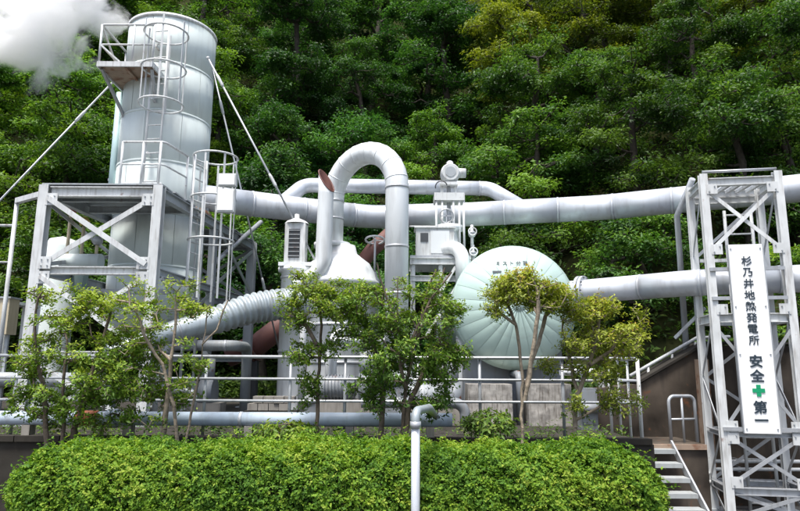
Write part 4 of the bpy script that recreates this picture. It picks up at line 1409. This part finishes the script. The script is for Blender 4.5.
# ------------------------------------------------------------------ garden trees behind the hedge
def garden_tree(name, label, Y, trunks_px, lobes, ntips, mat, bark, seed, L=(.034, .064), per=8, tintb=0.5, color=(1, 1, 1, 1), r_tip=.0035, rmax=.045, clump=9, group='garden trees behind the hedge'):
    rng = np.random.default_rng(seed)
    base = P(trunks_px[0][0][0], trunks_px[0][0][1], Y)
    root = thing(name, label, 'tree', (base.x, Y, GZ + .06), group)
    trunks = []
    first = True
    for tr in trunks_px:
        pts = [P(x, y, Y) for x, y in tr]
        yo = rng.uniform(-.12, .12)
        out = [Vector((pts[0].x, Y + yo * .4, GZ + .04))] if tr[0][1] >= 430 else []
        for i, p in enumerate(pts):
            out.append(Vector((p.x, Y + yo * (1 + i * .6), p.z)))
        fine = [out[0]]
        for a, b in zip(out, out[1:]):
            k = max(1, int((b - a).length / .12))
            for j in range(1, k + 1):
                q = lerp(a, b, j / k)
                fine.append(q + Vector(rng.normal(0, .008, 3)))
        trunks.append(([tuple(v) for v in fine], None))
    tips, lift = [], []
    vol = np.array([l[2] * l[3] for l in lobes], float); vol /= vol.sum()
    for l, w_ in zip(lobes, vol):
        k = int(ntips * w_) + 1
        c = P(l[0], l[1], Y)
        sx = l[2] * Y / FPX * 1.02; sz = l[3] * Y / FPX * 1.02; sy = min(sx, sz) * 1.15 + .08
        kc = max(2, k // clump)
        u = unit(rng.normal(0, 1, (kc, 3))) * (rng.uniform(.15, 1, kc) ** .45)[:, None]
        cc_ = np.array([c.x, Y, c.z]) + u * np.array([sx, sy, sz])
        cc_ = np.repeat(cc_, clump, 0)
        off_ = rng.normal(0, 1, cc_.shape) * np.array([.058, .058, .030]) * rng.uniform(.6, 1.3, len(cc_))[:, None]
        tips.append(cc_ + off_)
        lift.append(off_[:, 2] / .03)
    tips = np.concatenate(tips)
    lift = np.concatenate(lift)
    nodes, par, rad = skeleton(trunks, tips, rng, r_tip, rmax=rmax)
    part('trunk', twig_mesh(nodes, par, rad), bark, root)
    cen = tips.mean(0)
    axes = unit(unit(tips - cen) * .7 + np.array([0, 0, .8]) + rng.normal(0, .35, tips.shape))
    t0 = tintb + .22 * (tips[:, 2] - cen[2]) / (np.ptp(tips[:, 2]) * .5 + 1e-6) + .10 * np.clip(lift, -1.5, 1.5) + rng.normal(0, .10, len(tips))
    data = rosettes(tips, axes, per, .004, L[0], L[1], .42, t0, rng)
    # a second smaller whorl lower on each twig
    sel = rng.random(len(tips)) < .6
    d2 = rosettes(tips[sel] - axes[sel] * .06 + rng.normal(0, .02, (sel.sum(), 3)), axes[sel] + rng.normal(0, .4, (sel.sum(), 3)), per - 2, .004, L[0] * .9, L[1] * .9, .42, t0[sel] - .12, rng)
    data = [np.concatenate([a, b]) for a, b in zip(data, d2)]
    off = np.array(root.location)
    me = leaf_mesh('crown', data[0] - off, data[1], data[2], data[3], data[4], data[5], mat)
    o = bpy.data.objects.new('crown', me)
    o.parent = root
    o.color = color
    COL.objects.link(o)
    return root


garden_tree('garden_tree', 'loose leafy green tree at the far left behind the hedge', 7.35,
            [[(52, 440), (50, 385), (44, 340), (50, 300)], [(70, 440), (84, 385), (100, 335), (108, 300)], [(64, 440), (66, 390), (72, 340)]],
            [(34, 345, 22, 36), (58, 308, 28, 26), (95, 318, 32, 30), (75, 375, 50, 36), (112, 370, 28, 40), (40, 405, 26, 24), (95, 415, 40, 16)], 1250,
            'leaf_garden', 'bark', 11, tintb=.6, color=(1.3, 1.3, .95, 1))
garden_tree('garden_tree', 'open many stemmed tree in front of the ribbed duct', 7.45,
            [[(165, 440), (172, 385), (178, 335), (180, 300)], [(186, 440), (197, 380), (201, 345), (207, 305)], [(180, 440), (180, 405), (170, 365), (156, 335), (148, 312)], [(201, 345), (216, 330), (226, 300)]],
            [(150, 305, 32, 28), (192, 300, 26, 22), (150, 365, 28, 36), (176, 398, 26, 24), (130, 350, 24, 30), (196, 350, 12, 26), (132, 400, 22, 26)], 720,
            'leaf_garden', 'bark_pale', 12, tintb=.6, color=(1.3, 1.3, .95, 1))
garden_tree('garden_tree', 'slender single trunk tree with rounded tuft right of the ribbed duct', 7.4,
            [[(316, 440), (317, 380), (319, 325), (318, 300)], [(317, 345), (304, 320), (297, 305)]],
            [(312, 288, 30, 16), (296, 312, 18, 16), (332, 308, 22, 18), (300, 350, 14, 16), (326, 350, 8, 14), (306, 395, 10, 18)], 520,
            'leaf_garden', 'bark', 13, tintb=.55, color=(1.3, 1.25, .95, 1))
garden_tree('garden_tree', 'dense dark green bushy tree in front of the arch pipe', 7.35,
            [[(380, 440), (383, 400), (374, 350), (362, 310)], [(402, 440), (406, 390), (415, 340), (428, 290), (436, 268)], [(404, 440), (410, 400), (440, 340), (452, 300)], [(406, 390), (395, 340), (398, 280)], [(412, 350), (428, 310), (446, 266)], [(412, 340), (430, 300), (450, 276)], [(398, 330), (384, 290), (376, 266)]],
            [(358, 300, 28, 28), (375, 350, 38, 36), (420, 335, 42, 38), (446, 300, 22, 26), (400, 392, 52, 24), (346, 318, 18, 34), (442, 365, 28, 26), (400, 300, 25, 20)], 1700,
            'leaf_garden', 'bark', 14, tintb=.48, color=(1.15, 1.2, .95, 1))
garden_tree('garden_tree', 'umbrella shaped yellow green tree in front of the dome tank', 7.4,
            [[(523, 440), (524, 370), (517, 325), (508, 300)], [(523, 400), (530, 350), (533, 315), (534, 292)], [(524, 390), (541, 345), (549, 315), (556, 300)], [(517, 325), (500, 312), (495, 300)]],
            [(530, 288, 40, 14), (502, 294, 13, 13), (562, 300, 18, 14), (520, 281, 28, 10), (498, 312, 8, 8), (535, 304, 20, 8)], 880,
            'leaf_bronze', 'bark_pale', 15, L=(.032, .058), tintb=.62, color=(1.0, 1.06, 1.05, 1), group='garden trees behind the hedge')
garden_tree('garden_tree', 'crooked pale trunked tree with bronze young leaves near the railing corner', 7.5,
            [[(574, 440), (578, 395), (590, 365), (598, 340), (600, 318)], [(576, 420), (600, 406), (622, 399)], [(580, 390), (570, 350), (566, 320)], [(590, 365), (612, 350), (622, 330)]],
            [(590, 308, 34, 14), (612, 345, 26, 24), (578, 338, 16, 18), (622, 400, 20, 11), (556, 368, 16, 8), (600, 372, 22, 10), (632, 325, 8, 18), (575, 405, 10, 8)], 880,
            'leaf_bronze', 'bark_pale', 16, L=(.032, .058), tintb=.56, color=(.98, 1.02, 1.05, 1))


def shrub(name, label, px_, py_, Y, wx, hz_, n, mat, seed, L=(.05, .08), color=(1, 1, 1, 1), group='low shrubs behind the hedge'):
    c = P(px_, py_, Y)
    rng = np.random.default_rng(seed)
    root = thing(name, label, 'shrub', (c.x, Y, GZ + .06), group)
    sx, sz = wx * Y / FPX, hz_ * Y / FPX
    u = unit(rng.normal(0, 1, (n, 3))) * (rng.uniform(.2, 1, n) ** .4)[:, None]
    tips = np.array([c.x, Y, c.z]) + u * np.array([sx, min(sx, .35), sz])
    nodes, par, rad = skeleton([([(c.x, Y, GZ + .04), (c.x, Y, c.z - sz * .8), (c.x, Y, c.z - sz * .3)], None)], tips, rng, .003, rmax=.025)
    part('stems', twig_mesh(nodes, par, rad), 'bark', root)
    axes = unit(u + np.array([0, 0, .7]))
    d = rosettes(tips, axes, 6, .004, L[0], L[1], .45, .45 + .2 * u[:, 2] + rng.normal(0, .1, n), rng)
    off = np.array(root.location)
    o = bpy.data.objects.new('foliage', leaf_mesh('foliage', d[0] - off, d[1], d[2], d[3], d[4], d[5], mat))
    o.parent = root
    o.color = color
    COL.objects.link(o)


shrub('shrub', 'low green shrub before the left concrete block', 490, 424, 7.45, 26, 13, 150, 'leaf_garden', 21)
shrub('shrub', 'small shrub at the foot of the slender single trunk tree', 285, 432, 7.4, 34, 9, 130, 'leaf_garden', 23, color=(1.2, 1.15, .9, 1))


# ------------------------------------------------------------------ hedges
def hedge(label, x0, x1, seed, n, end0, end1, zt=.86):
    rng = np.random.default_rng(seed)
    y0, y1 = 5.42, 6.95
    cx, cyy, hx, hy = (x0 + x1) / 2, (y0 + y1) / 2, (x1 - x0) / 2, (y1 - y0) / 2
    root = thing('hedge', label, 'hedge', (cx, cyy, GZ + .06))
    H = zt - GZ
    # sample a superellipsoid-like surface by rejection on a rounded box signed distance
    rc = .42

    def sdf(p):
        q = np.abs(p - np.array([cx, cyy, GZ + H / 2 - .3])) - np.array([hx, hy, H / 2 + .3]) + rc
        return np.linalg.norm(np.maximum(q, 0), axis=1) + np.minimum(q.max(1), 0) - rc
    pts, nrms, deps, bms = [], [], [], []
    got = 0
    while got < n:
        p = np.stack([rng.uniform(x0 - .05, x1 + .05, 200000), rng.uniform(y0 - .05, y1 + .05, 200000), rng.uniform(GZ + .03, zt + .08, 200000)], 1)
        wob = np.array([noise.noise(Vector((a * 2.4, b * 2.4, c * 2.4 + seed))) for a, b, c in p[::1][:0]]) if False else 0
        wob = .025 * np.sin(p[:, 0] * 2.1 + seed) * np.sin(p[:, 1] * 2.7) + .02 * np.sin(p[:, 0] * 7.3 + p[:, 2] * 5 + seed * 2) + .022 * np.sin(p[:, 0] * 13.1 + p[:, 1] * 11 + p[:, 2] * 9)
        bmp = np.sin(p[:, 0] * 41 + 2.1 * np.sin(p[:, 2] * 17 + seed)) * np.sin(p[:, 2] * 45 + 1.7 * np.sin(p[:, 0] * 15)) * np.sin(p[:, 1] * 39 + 1.9 * np.sin(p[:, 0] * 19 + 1))
        d = sdf(p) + wob - .035 * bmp + .02
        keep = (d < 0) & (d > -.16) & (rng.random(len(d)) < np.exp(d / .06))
        keep &= ~((p[:, 1] > cyy + .2) & (p[:, 2] < zt - .35))
        p = p[keep]; d = d[keep]
        e = 1e-3
        g_ = np.stack([(sdf(p + np.eye(3)[i] * e) - sdf(p - np.eye(3)[i] * e)) / (2 * e) for i in range(3)], 1)
        pts.append(p); nrms.append(unit(g_)); deps.append(d); bms.append(bmp[keep]); got += len(p)
    p = np.concatenate(pts)[:n]; nr = np.concatenate(nrms)[:n]; d = np.concatenate(deps)[:n]; bm_ = np.concatenate(bms)[:n]
    sh_ = rng.random(n) < .035
    p[sh_] += nr[sh_] * rng.uniform(.02, .085, sh_.sum())[:, None] + np.array([0, 0, .02])
    axes = unit(nr * .7 + np.array([0, 0, .55]) + rng.normal(0, .4, p.shape))
    patch = .16 * np.sin(p[:, 0] * 2.3 + 1.3 * np.sin(p[:, 2] * 3) + seed) * np.sin(p[:, 2] * 4 + p[:, 1] * 3 + p[:, 0]) + .06 * np.sin(p[:, 0] * 17 + p[:, 2] * 13)
    t0 = .56 + 2.6 * (d + .03) + .22 * bm_ + patch + rng.normal(0, .12, n)  # hollows tinted darker, bumps lighter: shade of the gaps put into leaf colour
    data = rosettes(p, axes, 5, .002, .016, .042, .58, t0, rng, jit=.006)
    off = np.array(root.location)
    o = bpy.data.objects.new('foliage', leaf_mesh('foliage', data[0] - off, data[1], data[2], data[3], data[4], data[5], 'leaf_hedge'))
    o.parent = root
    COL.objects.link(o)
    # woody inside
    k = 260
    tip = p[rng.integers(0, n, k)] - nr[rng.integers(0, n, k)] * .0
    mb = MB()
    for t in tip:
        b = Vector((t[0] * .7 + .3 * (round((t[0] - cx) / .45) * .45 + cx), cyy + rng.normal(0, .12), GZ + .05))
        m_ = lerp(b, Vector(t), .5) + Vector((0, 0, .08))
        mb.tube([b, m_, Vector(t)], [.014, .009, .004], 5, caps=False)
    part('stems', mb, 'bark_dark', root)
    # dark core added to stop light showing through the leaves
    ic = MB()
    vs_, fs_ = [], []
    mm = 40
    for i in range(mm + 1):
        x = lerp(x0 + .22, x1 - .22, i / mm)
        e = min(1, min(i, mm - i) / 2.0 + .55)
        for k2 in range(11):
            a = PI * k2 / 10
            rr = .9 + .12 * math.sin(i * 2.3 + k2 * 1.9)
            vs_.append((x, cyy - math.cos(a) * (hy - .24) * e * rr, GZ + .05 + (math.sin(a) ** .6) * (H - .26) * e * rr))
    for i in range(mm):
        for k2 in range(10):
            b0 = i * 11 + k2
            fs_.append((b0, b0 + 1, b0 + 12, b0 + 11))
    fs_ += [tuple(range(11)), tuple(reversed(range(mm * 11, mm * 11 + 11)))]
    part('dark_core', ic.add(vs_, fs_, True), 'bark_dark', root)


hx0, hx1 = P(-4, 480, 5.6).x, P(661, 470, 5.9).x
hedge('long clipped yellow green hedge running along the front of the plant', hx0, hx1, 3, 66000, True, True, .88)


# ------------------------------------------------------------------ forest
def forest_proto(seed, H, bare, rx, ntip, per, leaf, layered=False):
    """returns (trunk mesh, crown mesh) for a hillside tree, base at the origin"""
    rng = np.random.default_rng(seed)
    k = 7
    lean = rng.normal(0, .35, 2)
    tr = [(lean[0] * (i / k) ** 2 + rng.normal(0, .05), lean[1] * (i / k) ** 2 + rng.normal(0, .05), H * .86 * i / k) for i in range(k + 1)]
    # clump centres: lobes on an uneven crown
    nl = 20
    lobes = []
    for i in range(nl):
        t = rng.uniform(0, 1) ** .8
        z = lerp(bare, H * .93, t)
        prof_r = math.sin(PI * (.18 + .74 * t)) ** .8
        a = 2.4 * i + rng.uniform(-.4, .4)
        rr = rx * prof_r * rng.uniform(.45, .95)
        lobes.append((math.cos(a) * rr, math.sin(a) * rr, z, rng.uniform(.5, .95) * rx * .42))
    lobes.append((lean[0], lean[1], H * .9, rx * .42))
    tips, tint, axs = [], [], []
    for (x, y, z, r_) in lobes:
        ns = 9
        m = max(4, int(ntip / len(lobes) / ns))
        lt = rng.normal(0, .14)
        for q in range(ns):
            w_ = unit(rng.normal(0, 1, 3)); w_[2] = abs(w_[2]) * 1.1 - .3; w_ = unit(w_) * rng.uniform(.55, 1.0)
            cc_ = np.array([x, y, z]) + w_ * np.array([r_ * 1.3, r_ * 1.3, r_ * .85])
            rs = r_ * rng.uniform(.28, .46)
            u = unit(rng.normal(0, 1, (m, 3)))
            u[:, 2] = np.abs(u[:, 2]) - .2
            u = unit(u) * (rng.uniform(.3, 1, m) ** .5)[:, None]
            tips.append(cc_ + u * np.array([rs * 1.2, rs * 1.2, rs * .8]))
            axs.append(unit(u * np.array([1, 1, .7]) + np.array([0, 0, .8])))
            tint.append(.42 + lt + rng.normal(0, .06) + .22 * u[:, 2] + .08 * w_[2] + rng.normal(0, .05, m))  # upward tips tinted lighter: lit clump tops put into the leaf colour
    tips = np.concatenate(tips); axs = np.concatenate(axs); tint = np.concatenate(tint)
    nodes, par, rad = skeleton([(tr, None)], tips[::5], rng, .016, power=2.1, rmax=.20)
    tm = twig_mesh(nodes, par, rad, 5).mesh('trunk')
    tm.materials.append(MATS['bark_dark'])
    # each tip carries a spray of leaves
    n = len(tips)
    C, Nn, D, T = [], [], [], []
    for j in range(per):
        o_ = rng.normal(0, 1, (n, 3)) * np.array([.13, .13, .07])
        C.append(tips + o_)
        d = unit(unit(o_) + axs * .25 + np.array([0, 0, -.15]))
        D.append(d)
        Nn.append(unit(axs + rng.normal(0, .38, (n, 3))))
        T.append(tint + rng.normal(0, .10, n))
    C, Nn, D, T = (np.concatenate(q) for q in (C, Nn, D, T))
    L = rng.uniform(leaf * .7, leaf * 1.25, len(C))
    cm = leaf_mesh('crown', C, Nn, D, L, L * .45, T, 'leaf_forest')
    return tm, cm


PROTO = [forest_proto(101, 9.5, 2.4, 2.7, 2000, 14, .150),
         forest_proto(102, 8.2, 1.4, 2.5, 1800, 14, .145),
         forest_proto(103, 10.5, 2.8, 3.0, 2200, 14, .155),
         forest_proto(104, 5.2, .6, 2.1, 1400, 14, .135),
         forest_proto(105, 6.4, .9, 2.3, 1500, 14, .14),
         forest_proto(106, 3.4, .5, 1.8, 950, 13, .13)]

COLS = [(-10 ** 6, 40, 'at the far left edge'), (40, 115, 'left of the tall vessel'), (115, 215, 'behind the tall vessel'), (215, 285, 'just right of the tall vessel'),
        (285, 345, 'above the exhaust stack'), (345, 420, 'above the arch pipe'), (420, 480, 'above the control valve'), (480, 545, 'above the dome tank'),
        (545, 610, 'right of the dome tank'), (610, 680, 'left of the lattice tower'), (680, 745, 'behind the lattice tower'), (745, 10 ** 6, 'at the far right edge')]
ROWN = ['lowest', 'second', 'third', 'fourth', 'fifth', 'top']


def inv_px(p):
    v = CM.transposed() @ (Vector(p) - Vector((0, 0, EYE)))
    return CX + FPX * v.x / -v.z, CY - FPX * v.y / -v.z


used = {}
rngf = random.Random(5)
rows = [(20.2, [5, 3, 5, 3], 1.0), (23.2, [3, 4, 3, 4], 1.0), (27.0, [4, 1, 4, 1], 1.0), (31.0, [0, 2, 1, 2], 1.0), (35.5, [2, 0, 1, 0], 1.05), (41.0, [2, 0, 2, 0], 1.1)]
for ri, (Y, kinds, sc) in enumerate(rows):
    step = (2.5, 3.0, 3.3, 3.7, 4.3, 5.0)[ri]
    halfw = Y * 0.78 + 1.5
    n = int(2 * halfw / step)
    for i in range(n + 1):
        x = -halfw + i * 2 * halfw / n + rngf.uniform(-.3, .3) * step
        y = Y + rngf.uniform(-.8, .8)
        if x > 4:
            y -= 3.6 * sstep(4, 9, x)
        z = hill_z(x, y) - .15
        kd = kinds[rngf.randrange(len(kinds))]
        s = sc * rngf.uniform(.85, 1.15)
        tm, cmesh = PROTO[kd]
        px_, py_ = inv_px((x, y, z + 3))
        where = next(c[2] for c in COLS if c[0] <= px_ < c[1])
        # tint: mid green on the left, deep green centre, olive to the right
        t = px_ / 800.
        if t < .3:
            colr, cn = (.88, 1.10, .85), 'mid green'
        elif t < .62:
            colr, cn = (.46, .76, .95), 'deep green'
        else:
            colr, cn = ((1.3, 1.08, .7) if ri > 2 else (.62, .80, .85)), ('olive green' if ri > 2 else 'deep green')
        j = rngf.uniform(.65, 1.3)
        colr = tuple(c * j for c in colr)
        if rngf.random() < .13:
            colr = (colr[0] * 1.7, colr[1] * 1.4, colr[2] * .9); cn = 'yellowish'
        kdn = ('tall tree', 'rounded tree', 'tall tree', 'bushy tree', 'broad tree', 'low bush')[kd]
        lab = f'{cn} {kdn}, {ROWN[ri]} slope row, {where}'
        root = thing('hillside_bush' if kd == 5 else 'hillside_tree', lab, 'bush' if kd == 5 else 'tree', (x, y, z), 'trees on the wooded slope')
        rz_ = rngf.uniform(0, 2 * PI)
        root.rotation_euler = (0, 0, rz_)
        root.scale = (s, s, s * rngf.uniform(.92, 1.1))
        a = share('trunk' if kd != 5 else 'stems', tm, root)
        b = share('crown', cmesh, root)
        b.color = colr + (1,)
        used.setdefault(lab, []).append((px_, root))
for lab, lst in used.items():
    if len(lst) == 2:
        lst.sort(key=lambda q: q[0])
        lst[0][1]['label'] = lab + ', left one'
        lst[1][1]['label'] = lab + ', right one'
    elif len(lst) > 2:
        lst.sort(key=lambda q: q[0])
        nm = ['leftmost', 'second', 'third', 'fourth', 'fifth', 'sixth', 'seventh', 'eighth']
        for q, (_, r) in enumerate(lst):
            r['label'] = f'{lab}, {nm[min(q, 7)]} one'

# undergrowth on the slope: uncountable ground cover
rng = np.random.default_rng(77)
n = 30000
xs = rng.uniform(-34, 32, n); ys = rng.uniform(0, 1, n) ** 1.15 * 33
pts = []
for x, t in zip(xs, ys):
    y = 14.2 + t
    if y < 18.7 and x < 4.5: y = 18.7 + t * .6
    h = hill_z(x, y)
    if abs(x) > .8 * y + 1: continue
    pts.append((x, y, h + rng.uniform(.05, .9) * (0.6 + .5 * math.sin(x * 1.7) * math.sin(y * 1.3))))
pts = np.array(pts)
ax = unit(np.array([0, -.5, .9]) + rng.normal(0, .35, pts.shape))
t0 = .32 + .12 * np.sin(pts[:, 0] * 1.1) + rng.normal(0, .1, len(pts))
d = rosettes(pts, ax, 7, .02, .14, .26, .42, t0, rng, jit=.10)
ug = bpy.data.objects.new('undergrowth', leaf_mesh('undergrowth', d[0], d[1], d[2], d[3], d[4], d[5], 'leaf_forest'))
COL.objects.link(ug)
tag(ug, 'dark leafy undergrowth covering the foot of the slope', 'undergrowth', kind='stuff')

# weeds along the terrace edge and litter behind the railing
n = 1500
xs = rng.uniform(-7, 3.0, n)
ys = np.where(rng.random(n) < .55, rng.uniform(8.12, 8.6, n), rng.uniform(8.4, 9.9, n))
dens = .5 + .5 * np.sin(xs * 2.3) * np.sin(xs * .9 + ys * 2.0)
kp = rng.random(n) < dens
xs, ys = xs[kp], ys[kp]
zs = TZ + rng.uniform(.01, .20, len(xs)) * (.3 + dens[kp])
wp = np.stack([xs, ys, zs], 1)
d = rosettes(wp, unit(np.array([0, -.2, 1.]) + rng.normal(0, .3, wp.shape)), 6, .01, .03, .075, .4, .42 + rng.normal(0, .15, len(wp)), rng, jit=.03)
wo_ = bpy.data.objects.new('weeds', leaf_mesh('weeds', d[0], d[1], d[2], d[3], d[4], d[5], 'leaf_garden'))
COL.objects.link(wo_)
tag(wo_, 'small green weeds growing along the terrace edge under the railing', 'weeds', kind='stuff')

# ================================================================== STEAM
sc_ = P(40, 20, 19.0)
sm = MB().sphere((0, 0, 0), 1.0, 32, 20)
me = sm.mesh('steam_plume')
m, nt, N, L, b = new_mat('steam')
N.remove(b)
tc = N.new('ShaderNodeTexCoord')
n1 = N.new('ShaderNodeTexNoise'); n1.inputs['Scale'].default_value = 2.0; n1.inputs['Detail'].default_value = 8; n1.inputs['Roughness'].default_value = .62; n1.inputs['Distortion'].default_value = .5
mpp = N.new('ShaderNodeMapping'); mpp.inputs['Scale'].default_value = (2.0, 1.0, 1.1)
L.new(tc.outputs['Object'], mpp.inputs[0])
L.new(mpp.outputs[0], n1.inputs[0])
ln = N.new('ShaderNodeVectorMath'); ln.operation = 'LENGTH'
L.new(tc.outputs['Object'], ln.inputs[0])
fall = N.new('ShaderNodeMapRange'); fall.inputs['From Min'].default_value = .98; fall.inputs['From Max'].default_value = .25
fall.inputs['To Min'].default_value = -1.0; fall.inputs['To Max'].default_value = .35
L.new(ln.outputs['Value'], fall.inputs['Value'])
ad = N.new('ShaderNodeMath'); ad.operation = 'ADD'
amp = N.new('ShaderNodeMath'); amp.operation = 'MULTIPLY_ADD'; amp.inputs[1].default_value = 4.2; amp.inputs[2].default_value = -1.55
L.new(n1.outputs[0], amp.inputs[0])
L.new(amp.outputs[0], ad.inputs[0]); L.new(fall.outputs[0], ad.inputs[1])
rp = N.new('ShaderNodeMapRange'); rp.inputs['From Min'].default_value = .42; rp.inputs['From Max'].default_value = .75
rp.inputs['To Min'].default_value = 0; rp.inputs['To Max'].default_value = 2.6
L.new(ad.outputs[0], rp.inputs['Value'])
pv = N.new('ShaderNodeVolumePrincipled')
pv.inputs['Color'].default_value = (1, 1, 1, 1)
pv.inputs["Anisotropy"].default_value = 0.0
L.new(rp.outputs[0], pv.inputs['Density'])
L.new(pv.outputs[0], N['Material Output'].inputs['Volume'])
me.materials.append(m)
so = bpy.data.objects.new('steam_plume', me)
so.location = sc_
so.scale = (4.8, 2.2, 2.7)
so.rotation_euler = (0, math.radians(-26), 0)
COL.objects.link(so)
tag(so, 'white billowing steam plume at the upper left before the trees', 'steam', kind='stuff')
